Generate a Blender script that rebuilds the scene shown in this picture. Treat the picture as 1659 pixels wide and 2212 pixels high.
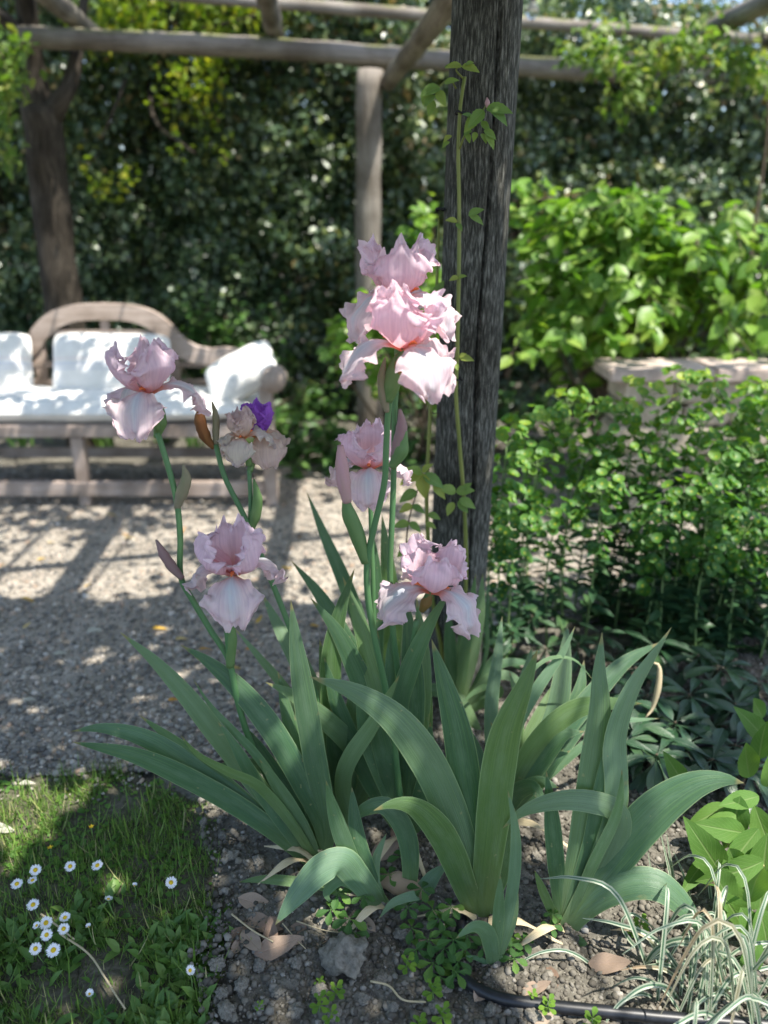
import bpy, bmesh, math, random
import numpy as np
from mathutils import Vector, Matrix, Euler, noise as mnoise
from math import sin, cos, pi, radians, tan

random.seed(7)
RNG = np.random.default_rng(11)
for o in list(bpy.data.objects):
    bpy.data.objects.remove(o)
SC = bpy.context.scene
COL = SC.collection

# ------------------------------------------------------------------ camera
CAM_Z = 1.4
PITCH = radians(20.5)
cam_d = bpy.data.cameras.new('camera')
cam = bpy.data.objects.new('camera', cam_d)
COL.objects.link(cam)
cam.location = (0, 0, CAM_Z)
cam.rotation_euler = (radians(90) - PITCH, 0, 0)
cam_d.sensor_fit = 'VERTICAL'
cam_d.sensor_height = 36.0
cam_d.lens = 27.0
cam_d.clip_start = 0.05
cam_d.clip_end = 500
cam_d.dof.use_dof = True
cam_d.dof.focus_distance = 1.62
cam_d.dof.aperture_fstop = 1.55
SC.camera = cam

# ------------------------------------------------------------------ light
SUN = Vector((0.36, -0.22, 1.0)).normalized()          # towards the sun
world = bpy.data.worlds.new('World')
SC.world = world
world.use_nodes = True
wn = world.node_tree
wn.nodes.clear()
sky = wn.nodes.new('ShaderNodeTexSky')
sky.sky_type = 'NISHITA'
sky.sun_disc = False
sky.sun_elevation = math.asin(SUN.z)
sky.sun_rotation = math.atan2(SUN.x, SUN.y)
sky.air_density = 1.0
sky.dust_density = 1.2
bg = wn.nodes.new('ShaderNodeBackground')
bg.inputs['Strength'].default_value = 0.15
wo = wn.nodes.new('ShaderNodeOutputWorld')
wn.links.new(sky.outputs[0], bg.inputs[0])
wn.links.new(bg.outputs[0], wo.inputs[0])
sun_d = bpy.data.lights.new('sun', 'SUN')
sun_d.energy = 4.4
sun_d.angle = radians(0.55)
sun_d.color = (1.0, 0.95, 0.86)
sun_o = bpy.data.objects.new('sun', sun_d)
COL.objects.link(sun_o)
sun_o.location = (3, -1, 8)
sun_o.rotation_euler = (-SUN).to_track_quat('-Z', 'Y').to_euler()
SC.view_settings.view_transform = 'Standard'
SC.view_settings.look = 'None'
SC.view_settings.gamma = 1.0
SC.view_settings.exposure = 1.2
SC.render.engine = 'CYCLES'
SC.cycles.use_denoising = True
SC.cycles.max_bounces = 8
SC.cycles.diffuse_bounces = 4
SC.cycles.glossy_bounces = 2
SC.cycles.transmission_bounces = 5
SC.cycles.transparent_max_bounces = 8
SC.cycles.caustics_reflective = False
SC.cycles.caustics_refractive = False
SC.cycles.sample_clamp_indirect = 6

# ------------------------------------------------------------------ measuring helpers (photo measured on a 1659 x 2212 grid)
FPX = 1660.0
SP, CP = sin(PITCH), cos(PITCH)
def ray(u, v):
    x = (u - 829.5) / FPX
    y = (1106 - v) / FPX
    return Vector((x, CP + y * SP, -SP + y * CP))
def G(u, v, z=0.0):
    d = ray(u, v)
    return Vector((0, 0, CAM_Z)) + d * ((z - CAM_Z) / d.z)
def P(u, v, y):
    d = ray(u, v)
    return Vector((0, 0, CAM_Z)) + d * (y / d.y)
def depth(p):
    return p.y * CP + (CAM_Z - p.z) * SP
def px(p, n):
    return n * depth(p) / FPX

def R(a=0.0, b=1.0):
    return random.uniform(a, b)

# ------------------------------------------------------------------ materials
def mat(name):
    m = bpy.data.materials.new(name)
    m.use_nodes = True
    nt = m.node_tree
    nt.nodes.clear()
    out = nt.nodes.new('ShaderNodeOutputMaterial')
    return m, nt, out
def nd(nt, t, **kw):
    n = nt.nodes.new(t)
    for k, v in kw.items():
        if k in n.inputs:
            n.inputs[k].default_value = v
        else:
            setattr(n, k, v)
    return n
def ramp(nt, stops, fac=None, interp='LINEAR'):
    r = nt.nodes.new('ShaderNodeValToRGB')
    r.color_ramp.interpolation = interp
    els = r.color_ramp.elements
    els[0].position, els[0].color = stops[0][0], (*stops[0][1], 1)
    els[1].position, els[1].color = stops[-1][0], (*stops[-1][1], 1)
    for p, c in stops[1:-1]:
        e = els.new(p)
        e.color = (*c, 1)
    if fac is not None:
        nt.links.new(fac, r.inputs[0])
    return r
def mixc(nt, a, b, fac, mode='MIX'):
    m = nt.nodes.new('ShaderNodeMix')
    m.data_type = 'RGBA'
    m.blend_type = mode
    for sock, val in ((m.inputs[0], fac), (m.inputs[6], a), (m.inputs[7], b)):
        if isinstance(val, (int, float)):
            sock.default_value = val
        elif isinstance(val, tuple):
            sock.default_value = (*val, 1)
        else:
            nt.links.new(val, sock)
    return m.outputs[2]
def mth(nt, op, a, b=None, clamp=False):
    m = nt.nodes.new('ShaderNodeMath')
    m.operation = op
    m.use_clamp = clamp
    for i, val in enumerate((a, b)):
        if val is None:
            continue
        if isinstance(val, (int, float)):
            m.inputs[i].default_value = val
        else:
            nt.links.new(val, m.inputs[i])
    return m.outputs[0]
def attr(nt, name):
    a = nt.nodes.new('ShaderNodeAttribute')
    a.attribute_name = name
    return a.outputs['Fac']
def uvsep(nt, su=1.0, sv=1.0):
    """scaled uv vector, u, v"""
    uv = nt.nodes.new('ShaderNodeUVMap')
    s = nt.nodes.new('ShaderNodeSeparateXYZ')
    nt.links.new(uv.outputs[0], s.inputs[0])
    c = nt.nodes.new('ShaderNodeCombineXYZ')
    nt.links.new(mth(nt, 'MULTIPLY', s.outputs[0], su), c.inputs[0])
    nt.links.new(mth(nt, 'MULTIPLY', s.outputs[1], sv), c.inputs[1])
    return c, s.outputs[0], s.outputs[1]
def noise_of(nt, vec, scale, detail=3, rough=0.55):
    n = nd(nt, 'ShaderNodeTexNoise', Scale=scale, Detail=detail, Roughness=rough)
    if vec is not None:
        nt.links.new(vec, n.inputs['Vector'])
    return n.outputs['Fac']
def objco(nt):
    return nt.nodes.new('ShaderNodeTexCoord').outputs['Object']
def bump(nt, h, strength, dist, normal=None):
    b = nd(nt, 'ShaderNodeBump', Strength=strength, Distance=dist)
    nt.links.new(h, b.inputs['Height'])
    if normal is not None:
        nt.links.new(normal, b.inputs['Normal'])
    return b.outputs[0]
def finish(nt, out, color, rough=0.5, transl=0.0, tcol=None, spec=0.5, nrm=None, coat=0.0, sheen=0.0):
    p = nd(nt, 'ShaderNodeBsdfPrincipled')
    p.inputs['Specular IOR Level'].default_value = spec
    p.inputs['Coat Weight'].default_value = coat
    p.inputs['Sheen Weight'].default_value = sheen
    if isinstance(rough, (int, float)):
        p.inputs['Roughness'].default_value = rough
    else:
        nt.links.new(rough, p.inputs['Roughness'])
    if isinstance(color, tuple):
        p.inputs['Base Color'].default_value = (*color, 1)
    else:
        nt.links.new(color, p.inputs['Base Color'])
    if nrm is not None:
        nt.links.new(nrm, p.inputs['Normal'])
    if transl > 0:
        t = nd(nt, 'ShaderNodeBsdfTranslucent')
        tc = tcol if tcol is not None else color
        if isinstance(tc, tuple):
            t.inputs['Color'].default_value = (*tc, 1)
        else:
            nt.links.new(tc, t.inputs['Color'])
        mx = nd(nt, 'ShaderNodeMixShader', Fac=transl)
        nt.links.new(p.outputs[0], mx.inputs[1])
        nt.links.new(t.outputs[0], mx.inputs[2])
        nt.links.new(mx.outputs[0], out.inputs[0])
    else:
        nt.links.new(p.outputs[0], out.inputs[0])

def leaf_mat(name, stops, rough=0.45, transl=0.35, tint=(1.25, 1.35, 0.55), spec=0.4, fine=0.25, fscale=60):
    """foliage: colour by the leaf's own random value, slight mottling, light passing through"""
    m, nt, out = mat(name)
    r = ramp(nt, stops, attr(nt, 'rnd'))
    n = noise_of(nt, objco(nt), fscale, 2)
    c = mixc(nt, r.outputs[0], mixc(nt, r.outputs[0], (0.35, 0.35, 0.3), 1.0, 'MULTIPLY'), mth(nt, 'MULTIPLY', n, fine * 1.6))
    tc = mixc(nt, c, tint, 1.0, 'MULTIPLY')
    finish(nt, out, c, rough, transl, tc, spec)
    return m

M = {}
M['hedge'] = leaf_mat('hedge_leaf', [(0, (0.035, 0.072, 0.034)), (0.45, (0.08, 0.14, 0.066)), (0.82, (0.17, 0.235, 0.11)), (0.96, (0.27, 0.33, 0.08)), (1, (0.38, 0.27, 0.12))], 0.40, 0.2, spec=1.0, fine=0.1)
M['hedge_back'] = leaf_mat('hedge_back_leaf', [(0, (0.02, 0.045, 0.016)), (1, (0.06, 0.10, 0.03))], 0.5, 0.2, fine=0.1)
M['sunny'] = leaf_mat('yellow_green_leaf', [(0, (0.14, 0.24, 0.03)), (0.6, (0.27, 0.36, 0.04)), (1, (0.42, 0.40, 0.05))], 0.45, 0.5, fine=0.1)
M['bush'] = leaf_mat('bush_leaf', [(0, (0.11, 0.24, 0.03)), (0.5, (0.18, 0.34, 0.045)), (1, (0.30, 0.42, 0.08))], 0.42, 0.42, spec=0.45, fine=0.15)
M['low'] = leaf_mat('low_shrub_leaf', [(0, (0.05, 0.12, 0.03)), (0.6, (0.09, 0.19, 0.05)), (1, (0.16, 0.27, 0.07))], 0.4, 0.3, fine=0.15)
M['vine'] = leaf_mat('vine_leaf', [(0, (0.10, 0.19, 0.04)), (0.6, (0.19, 0.30, 0.06)), (1, (0.30, 0.32, 0.09))], 0.5, 0.45, fine=0.15)
M['euph_leaf'] = leaf_mat('spurge_leaf', [(0, (0.03, 0.085, 0.04)), (0.6, (0.05, 0.12, 0.05)), (1, (0.09, 0.17, 0.06))], 0.42, 0.25, fine=0.2)
M['grass'] = leaf_mat('grass_blade', [(0, (0.085, 0.16, 0.028)), (0.6, (0.145, 0.255, 0.045)), (0.88, (0.24, 0.34, 0.075)), (0.93, (0.40, 0.37, 0.17)), (1, (0.48, 0.42, 0.25))], 0.5, 0.3, fine=0.1)
M['weed'] = leaf_mat('weed_leaf', [(0, (0.09, 0.21, 0.035)), (0.6, (0.13, 0.28, 0.05)), (1, (0.21, 0.36, 0.06))], 0.5, 0.35, fine=0.25, fscale=140)
M['spoon'] = leaf_mat('daisy_leaf', [(0, (0.09, 0.19, 0.038)), (0.6, (0.135, 0.26, 0.055)), (1, (0.21, 0.33, 0.08))], 0.5, 0.3, fine=0.25, fscale=120)

def bract_material():
    m, nt, out = mat('spurge_bract')
    r = ramp(nt, [(0, (0.05, 0.15, 0.03)), (0.5, (0.10, 0.24, 0.035)), (0.8, (0.19, 0.33, 0.038)), (1, (0.38, 0.45, 0.045))], attr(nt, 'rnd'))
    c = mixc(nt, (0.46, 0.47, 0.03), r.outputs[0], ramp(nt, [(0.05, (0.25, 0.25, 0.25)), (0.36, (1, 1, 1))], attr(nt, 'rad')).outputs[0])
    finish(nt, out, c, 0.5, 0.42, mixc(nt, c, (1.2, 1.25, 0.6), 1.0, 'MULTIPLY'))
    return m
M['bract'] = bract_material()

def iris_leaf_material():
    m, nt, out = mat('iris_leaf')
    c, u, v = uvsep(nt, 34.0, 1.6)
    streak = noise_of(nt, c.outputs[0], 1.0, 3, 0.6)
    c2, _, _ = uvsep(nt, 90.0, 2.0)
    fine = noise_of(nt, c2.outputs[0], 1.0, 2)
    big = noise_of(nt, objco(nt), 9.0, 3)
    r = attr(nt, 'rnd')
    base = ramp(nt, [(0.1, (0.026, 0.078, 0.038)), (0.4, (0.060, 0.146, 0.074)), (0.65, (0.108, 0.215, 0.120)), (0.9, (0.20, 0.32, 0.215))], mth(nt, 'ADD', mth(nt, 'MULTIPLY', r, 0.55), mth(nt, 'MULTIPLY', big, 0.45)))  # leaf tone ramp; its dark end paints the shade inside the clump
    hue = noise_of(nt, objco(nt), 2.3, 1)
    bcol = mixc(nt, base.outputs[0], (0.21, 0.31, 0.055), mth(nt, 'MULTIPLY', ramp(nt, [(0.45, (0, 0, 0)), (0.75, (1, 1, 1))], mth(nt, 'ADD', mth(nt, 'MULTIPLY', hue, .6), mth(nt, 'MULTIPLY', mth(nt, 'FRACT', mth(nt, 'MULTIPLY', r, 7.3)), .4))).outputs[0], 0.55))
    bcol = mixc(nt, bcol, (0.25, 0.35, 0.25), mth(nt, 'MULTIPLY', ramp(nt, [(0.5, (0, 0, 0)), (1, (1, 1, 1))], mth(nt, 'FRACT', mth(nt, 'MULTIPLY', r, 13.7))).outputs[0], 0.45))
    st = mixc(nt, bcol, (0.14, 0.25, 0.06), mth(nt, 'MULTIPLY', ramp(nt, [(0.42, (0, 0, 0)), (0.75, (1, 1, 1))], streak).outputs[0], 0.5))
    dk = mixc(nt, st, (0.6, 0.62, 0.6), mth(nt, 'MULTIPLY', ramp(nt, [(0.35, (1, 1, 1)), (0.6, (0, 0, 0))], fine).outputs[0], 0.8), 'MULTIPLY')
    # pale base of the fan and thin pale margin
    bs = mixc(nt, dk, (0.21, 0.29, 0.085), mth(nt, 'MULTIPLY', ramp(nt, [(0.0, (1, 1, 1)), (0.32, (0, 0, 0))], v).outputs[0], 0.5))
    e = mth(nt, 'ABSOLUTE', mth(nt, 'SUBTRACT', u, 0.5))
    ed = mixc(nt, bs, (0.30, 0.40, 0.20), mth(nt, 'MULTIPLY', ramp(nt, [(0.465, (0, 0, 0)), (0.495, (1, 1, 1))], e).outputs[0], 0.75))
    tipn = mth(nt, 'ADD', v, mth(nt, 'MULTIPLY', big, 0.05))
    ed = mixc(nt, ed, (0.33, 0.24, 0.10), mth(nt, 'MULTIPLY', ramp(nt, [(0.985, (0, 0, 0)), (1.0, (1, 1, 1))], tipn).outputs[0], 0.6))
    spots = ramp(nt, [(0.74, (0, 0, 0)), (0.78, (1, 1, 1))], noise_of(nt, objco(nt), 70.0, 1)).outputs[0]
    ed = mixc(nt, ed, (0.32, 0.30, 0.16), mth(nt, 'MULTIPLY', spots, 0.5))
    c3, _, _ = uvsep(nt, 3.0, 5.0)
    bloom = ramp(nt, [(0.45, (0, 0, 0)), (0.7, (1, 1, 1))], noise_of(nt, c3.outputs[0], 1.0, 4, 0.7)).outputs[0]
    ed = mixc(nt, ed, (0.27, 0.37, 0.27), mth(nt, 'MULTIPLY', bloom, 0.22))
    old = ramp(nt, [(0.66, (0, 0, 0)), (0.74, (1, 1, 1))], mth(nt, 'ADD', mth(nt, 'MULTIPLY', noise_of(nt, objco(nt), 24.0, 3), 0.72), mth(nt, 'MULTIPLY', e, 0.42))).outputs[0]
    ed = mixc(nt, ed, (0.36, 0.30, 0.13), mth(nt, 'MULTIPLY', old, 0.45))
    nb = bump(nt, streak, 0.6, 0.0016, bump(nt, fine, 0.5, 0.0008))
    finish(nt, out, ed, mth(nt, 'ADD', 0.36, mth(nt, 'MULTIPLY', big, 0.2)), 0.30, mixc(nt, ed, (1.7, 1.75, 0.55), 1.0, 'MULTIPLY'), 0.55, nb)
    return m
M['iris_leaf'] = iris_leaf_material()

def petal_material(name, kind):
    m, nt, out = mat(name)
    c, u, v = uvsep(nt, 26.0, 1.2)
    vein = noise_of(nt, c.outputs[0], 1.0, 3, 0.6)
    e = mth(nt, 'ABSOLUTE', mth(nt, 'SUBTRACT', u, 0.5))
    blot = noise_of(nt, objco(nt), 26.0, 2)
    if kind == 'standard':
        col = ramp(nt, [(0, (0.74, 0.24, 0.16)), (0.15, (0.80, 0.36, 0.32)), (0.36, (0.89, 0.60, 0.65)), (0.7, (0.885, 0.71, 0.77)), (1, (0.905, 0.76, 0.80))], v).outputs[0]
        col = mixc(nt, col, (0.84, 0.72, 0.88), mth(nt, 'MULTIPLY', blot, 0.3))
    elif kind == 'fall':
        col = ramp(nt, [(0, (0.76, 0.22, 0.11)), (0.14, (0.80, 0.34, 0.26)), (0.26, (0.885, 0.66, 0.67)), (0.6, (0.88, 0.745, 0.79)), (1, (0.89, 0.73, 0.77))], v).outputs[0]
        ctr = ramp(nt, [(0.05, (1, 1, 1)), (0.24, (0, 0, 0))], mth(nt, 'ADD', e, mth(nt, 'MULTIPLY', mth(nt, 'ABSOLUTE', mth(nt, 'SUBTRACT', v, 0.42)), 0.35))).outputs[0]
        col = mixc(nt, col, (0.72, 0.83, 0.89), mth(nt, 'MULTIPLY', ctr, 0.8))
        col = mixc(nt, col, (0.84, 0.77, 0.71), mth(nt, 'MULTIPLY', ramp(nt, [(0.45, (0, 0, 0)), (0.7, (1, 1, 1))], blot).outputs[0], 0.35))
    elif kind == 'peach':
        col = ramp(nt, [(0, (0.75, 0.32, 0.10)), (0.2, (0.80, 0.52, 0.34)), (0.5, (0.78, 0.66, 0.56)), (1, (0.74, 0.60, 0.56))], v).outputs[0]
    elif kind == 'veined':
        col = ramp(nt, [(0, (0.70, 0.24, 0.06)), (0.16, (0.74, 0.45, 0.30)), (0.35, (0.80, 0.74, 0.66)), (0.8, (0.76, 0.72, 0.60)), (1, (0.66, 0.58, 0.58))], v).outputs[0]
        vv = mth(nt, 'MULTIPLY', ramp(nt, [(0.55, (0, 0, 0)), (0.66, (1, 1, 1))], vein).outputs[0], mth(nt, 'MULTIPLY', e, 2.2, True))
        col = mixc(nt, col, (0.30, 0.10, 0.26), vv)
    else:
        col = ramp(nt, [(0, (0.50, 0.16, 0.34)), (0.3, (0.32, 0.09, 0.56)), (1, (0.44, 0.16, 0.68))], v).outputs[0]
    dk = ramp(nt, [(0.3, (0.72, 0.64, 0.74)), (0.55, (1, 1, 1))], vein).outputs[0]
    col = mixc(nt, col, dk, 0.55, 'MULTIPLY')
    nb = bump(nt, vein, 0.55, 0.0012)
    finish(nt, out, col, 0.7, 0.5, mixc(nt, col, (1.0, 0.88, 0.90), 1.0, 'MULTIPLY'), 0.15, nb, sheen=0.1)
    return m
for k in ('standard', 'fall', 'peach', 'veined', 'purple'):
    M['petal_' + k] = petal_material('iris_petal_' + k, k)

def stem_material(name, a, b, rough=0.5, transl=0.0):
    m, nt, out = mat(name)
    c, u, v = uvsep(nt, 14.0, 5.0)
    n = noise_of(nt, c.outputs[0], 1.0, 3)
    col = mixc(nt, a, b, ramp(nt, [(0.3, (0, 0, 0)), (0.7, (1, 1, 1))], n).outputs[0])
    finish(nt, out, col, rough, transl, None, 0.35, bump(nt, n, 0.25, 0.001))
    return m
M['iris_stem'] = stem_material('iris_stalk', (0.065, 0.16, 0.06), (0.11, 0.22, 0.09))
M['spathe'] = stem_material('iris_spathe', (0.11, 0.22, 0.07), (0.19, 0.28, 0.11), 0.55, 0.2)
M['papery'] = stem_material('papery_spathe', (0.24, 0.25, 0.13), (0.34, 0.25, 0.21), 0.7, 0.25)
M['brown_spathe'] = stem_material('brown_spathe', (0.30, 0.17, 0.06), (0.22, 0.24, 0.07), 0.6, 0.2)
M['wither'] = stem_material('withered_bloom', (0.10, 0.035, 0.015), (0.36, 0.17, 0.05), 0.7, 0.2)
M['pink_bud'] = stem_material('pink_bud', (0.58, 0.33, 0.38), (0.42, 0.30, 0.22), 0.6, 0.2)
M['grey_bud'] = stem_material('mauve_bud', (0.30, 0.16, 0.19), (0.24, 0.23, 0.15), 0.6, 0.15)
M['rhizome'] = stem_material('rhizome', (0.30, 0.21, 0.13), (0.42, 0.31, 0.21), 0.8)
M['rose_cane'] = stem_material('rose_cane', (0.13, 0.17, 0.035), (0.24, 0.25, 0.07), 0.5)
M['spurge_stem'] = stem_material('spurge_stem', (0.14, 0.24, 0.07), (0.20, 0.28, 0.11), 0.5)
M['twig'] = stem_material('twig', (0.10, 0.075, 0.05), (0.17, 0.13, 0.09), 0.85)
M['straw'] = stem_material('straw', (0.42, 0.34, 0.20), (0.55, 0.46, 0.30), 0.7)
M['rootstalk'] = stem_material('pale_stalk', (0.25, 0.28, 0.08), (0.40, 0.36, 0.14), 0.5)

def wood_material(name, dark, mid, light, su, sv, bstr=0.7, moss=None, rough=0.85, stops=(0.33, 0.5, 0.68)):
    m, nt, out = mat(name)
    c, u, v = uvsep(nt, su, sv)
    a = noise_of(nt, c.outputs[0], 1.0, 6, 0.65)
    c2, _, _ = uvsep(nt, su * 2.6, sv * 1.6)
    b = noise_of(nt, c2.outputs[0], 1.0, 4, 0.6)
    big = noise_of(nt, objco(nt), 3.2, 3)
    f = mth(nt, 'ADD', mth(nt, 'MULTIPLY', a, 0.55), mth(nt, 'MULTIPLY', b, 0.45))
    col = ramp(nt, [(stops[0], dark), (stops[1], mid), (stops[2], light)], f).outputs[0]
    col = mixc(nt, col, mixc(nt, col, (0.55, 0.53, 0.5), 1.0, 'MULTIPLY'), ramp(nt, [(0.4, (0, 0, 0)), (0.62, (1, 1, 1))], big).outputs[0])
    if moss:
        g = nt.nodes.new('ShaderNodeNewGeometry')
        s = nt.nodes.new('ShaderNodeSeparateXYZ')
        nt.links.new(g.outputs['True Normal'], s.inputs[0])
        up = ramp(nt, [(0.35, (0, 0, 0)), (0.8, (1, 1, 1))], s.outputs[2]).outputs[0]
        mo = mth(nt, 'MULTIPLY', up, ramp(nt, [(0.45, (0, 0, 0)), (0.6, (1, 1, 1))], noise_of(nt, objco(nt), 5.0, 4)).outputs[0])
        col = mixc(nt, col, moss, mth(nt, 'MULTIPLY', mo, 0.8))
    finish(nt, out, col, rough, 0, None, 0.2, bump(nt, f, bstr, 0.006))
    return m
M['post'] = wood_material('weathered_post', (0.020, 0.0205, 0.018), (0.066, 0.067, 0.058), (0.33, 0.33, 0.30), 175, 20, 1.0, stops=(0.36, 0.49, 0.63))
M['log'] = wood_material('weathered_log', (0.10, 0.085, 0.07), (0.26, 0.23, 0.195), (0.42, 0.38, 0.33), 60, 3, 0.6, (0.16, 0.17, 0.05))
M['trunk'] = wood_material('tree_bark', (0.012, 0.010, 0.008), (0.055, 0.046, 0.036), (0.16, 0.135, 0.11), 26, 6, 1.0)
M['teak'] = wood_material('grey_teak', (0.30, 0.235, 0.195), (0.45, 0.365, 0.315), (0.58, 0.49, 0.44), 50, 2.5, 0.3)
M['hedge_stem'] = wood_material('hedge_stem_bark', (0.02, 0.016, 0.012), (0.06, 0.05, 0.04), (0.12, 0.10, 0.08), 20, 5, 0.8)

def cloth_material(name, stripes):
    m, nt, out = mat(name)
    c, u, v = uvsep(nt, 1, 1)
    col = (0.74, 0.72, 0.68)
    n = noise_of(nt, objco(nt), 8.0, 3)
    colr = ramp(nt, [(0.3, (0.70, 0.68, 0.64)), (0.7, (0.80, 0.785, 0.755))], n).outputs[0]
    if stripes:
        b = ramp(nt, [(0.40, (0, 0, 0)), (0.41, (1, 1, 1)), (0.425, (1, 1, 1)), (0.435, (0, 0, 0)), (0.46, (0, 0, 0)), (0.47, (1, 1, 1)), (0.50, (1, 1, 1)), (0.51, (0, 0, 0))], v).outputs[0]
        colr = mixc(nt, colr, (0.56, 0.58, 0.66), mth(nt, 'MULTIPLY', b, 0.7))
        b2 = ramp(nt, [(0.54, (0, 0, 0)), (0.55, (1, 1, 1)), (0.575, (1, 1, 1)), (0.585, (0, 0, 0))], v).outputs[0]
        colr = mixc(nt, colr, (0.70, 0.60, 0.58), mth(nt, 'MULTIPLY', b2, 0.6))
    w1 = nd(nt, 'ShaderNodeTexNoise', Scale=420.0, Detail=1.0)
    wr = noise_of(nt, objco(nt), 14.0, 4, 0.6)
    finish(nt, out, colr, 0.9, 0, None, 0.1, bump(nt, wr, 0.5, 0.012, bump(nt, w1.outputs[0], 0.15, 0.001)), sheen=0.2)
    return m
M['cloth'] = cloth_material('white_linen', False)
M['cloth_striped'] = cloth_material('striped_linen', True)

def simple(name, c, rough=0.6, spec=0.3, nscale=30, var=0.35, bs=0.3, bd=0.003, metallic=0.0):
    m, nt, out = mat(name)
    n = noise_of(nt, objco(nt), nscale, 4, 0.6)
    d = tuple(x * (1 - var) for x in c)
    l = tuple(min(0.95, x * (1 + var)) for x in c)
    col = ramp(nt, [(0.3, d), (0.7, l)], n).outputs[0]
    finish(nt, out, col, rough, 0, None, spec, bump(nt, n, bs, bd))
    return m
M['pipe'] = simple('black_pipe', (0.012, 0.013, 0.016), 0.42, 0.5, 60, 0.5, 0.1, 0.001)
M['tie'] = simple('black_tie', (0.012, 0.012, 0.014), 0.5)
M['staple'] = simple('rusty_staple', (0.05, 0.03, 0.02), 0.6)
M['wire'] = simple('wire', (0.12, 0.11, 0.10), 0.5)
M['limestone'] = simple('limestone', (0.46, 0.40, 0.31), 0.9, 0.2, 12, 0.3, 0.6, 0.01)
M['coping'] = simple('pinkish_coping', (0.44, 0.36, 0.31), 0.85, 0.2, 14, 0.25, 0.4, 0.006)
M['clod'] = simple('soil_clod', (0.185, 0.17, 0.142), 0.95, 0.1, 5, 0.4, 0.5, 0.003)
M['white_petal'] = simple('daisy_petal', (0.80, 0.80, 0.82), 0.6, 0.2, 20, 0.05, 0.1)
M['yellow_disc'] = simple('daisy_disc', (0.72, 0.48, 0.03), 0.7, 0.2, 300, 0.3, 0.6, 0.002)
M['bulb_cap'] = simple('bulb_cap', (0.03, 0.03, 0.03), 0.5)
M['beard'] = simple('orange_beard', (0.80, 0.22, 0.08), 0.8, 0.1, 400, 0.3, 1.0, 0.002)

def glass_material():
    m, nt, out = mat('bulb_glass')
    p = nd(nt, 'ShaderNodeBsdfPrincipled')
    p.inputs['Base Color'].default_value = (0.95, 0.95, 0.92, 1)
    p.inputs['Roughness'].default_value = 0.08
    p.inputs['Transmission Weight'].default_value = 0.9
    p.inputs['IOR'].default_value = 1.2
    nt.links.new(p.outputs[0], out.inputs[0])
    return m
M['glass'] = glass_material()

def ovate_material(name, stops, rough, transl, tint, spec=0.4, vein=(0.3, 0.4, 0.2), vamt=0.5, fs=60):
    """large leaves with a midrib and side veins (uv across/along), colour by object random"""
    m, nt, out = mat(name)
    c, u, v = uvsep(nt)
    oi = nt.nodes.new('ShaderNodeObjectInfo')
    col = ramp(nt, stops, oi.outputs['Random']).outputs[0]
    n = noise_of(nt, objco(nt), fs, 3)
    col = mixc(nt, col, mixc(nt, col, (0.5, 0.55, 0.45), 1.0, 'MULTIPLY'), mth(nt, 'MULTIPLY', n, 0.6))
    e = mth(nt, 'ABSOLUTE', mth(nt, 'SUBTRACT', u, 0.5))
    rib = ramp(nt, [(0.015, (1, 1, 1)), (0.045, (0, 0, 0))], e).outputs[0]
    sv = mth(nt, 'FRACT', mth(nt, 'SUBTRACT', mth(nt, 'MULTIPLY', v, 9.0), mth(nt, 'MULTIPLY', e, 7.0)))
    side = ramp(nt, [(0.0, (1, 1, 1)), (0.10, (0, 0, 0)), (0.90, (0, 0, 0)), (1.0, (1, 1, 1))], sv).outputs[0]
    vf = mth(nt, 'MAXIMUM', rib, mth(nt, 'MULTIPLY', side, 0.45))
    col = mixc(nt, col, vein, mth(nt, 'MULTIPLY', vf, vamt))
    nb = bump(nt, mth(nt, 'SUBTRACT', mth(nt, 'MULTIPLY', n, 0.5), vf), 0.5, 0.0015)
    finish(nt, out, col, rough, transl, mixc(nt, col, tint, 1.0, 'MULTIPLY'), spec, nb)
    return m
M['foxglove'] = ovate_material('foxglove_leaf', [(0, (0.11, 0.23, 0.05)), (1, (0.18, 0.33, 0.07))], 0.6, 0.38, (1.25, 1.3, 0.5), 0.25, (0.28, 0.36, 0.15))
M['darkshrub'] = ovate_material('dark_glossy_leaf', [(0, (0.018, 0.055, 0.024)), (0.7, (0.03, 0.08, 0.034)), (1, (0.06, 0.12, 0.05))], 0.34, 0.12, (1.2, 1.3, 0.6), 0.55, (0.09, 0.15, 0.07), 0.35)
M['rose_leaf'] = ovate_material('rose_leaflet', [(0, (0.16, 0.29, 0.08)), (0.6, (0.27, 0.39, 0.09)), (1, (0.42, 0.45, 0.10))], 0.5, 0.35, (1.2, 1.25, 0.6), 0.35, (0.30, 0.36, 0.16), 0.35, 150)
M['bush_leaf_big'] = ovate_material('bush_leaf_large', [(0, (0.13, 0.28, 0.035)), (0.6, (0.21, 0.37, 0.05)), (1, (0.32, 0.44, 0.09))], 0.42, 0.42, (1.25, 1.3, 0.5), 0.45, (0.28, 0.40, 0.12), 0.3, 30)
M['dry_leaf'] = ovate_material('dry_leaf', [(0, (0.24, 0.16, 0.12)), (0.6, (0.36, 0.26, 0.20)), (1, (0.46, 0.35, 0.28))], 0.7, 0.1, (1.2, 1, 0.7), 0.25, (0.36, 0.25, 0.18), 0.4, 50)
M['yellow_leaf'] = ovate_material('yellow_leaf', [(0, (0.55, 0.25, 0.05)), (0.5, (0.62, 0.38, 0.06)), (1, (0.60, 0.46, 0.22))], 0.6, 0.15, (1.2, 1, 0.6), 0.3, (0.6, 0.45, 0.15), 0.3, 50)
M['pale_leaf'] = ovate_material('pale_leaf', [(0, (0.40, 0.37, 0.30)), (1, (0.50, 0.47, 0.40))], 0.7, 0.1, (1, 1, 0.9), 0.25, (0.5, 0.46, 0.38), 0.3, 50)
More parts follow.
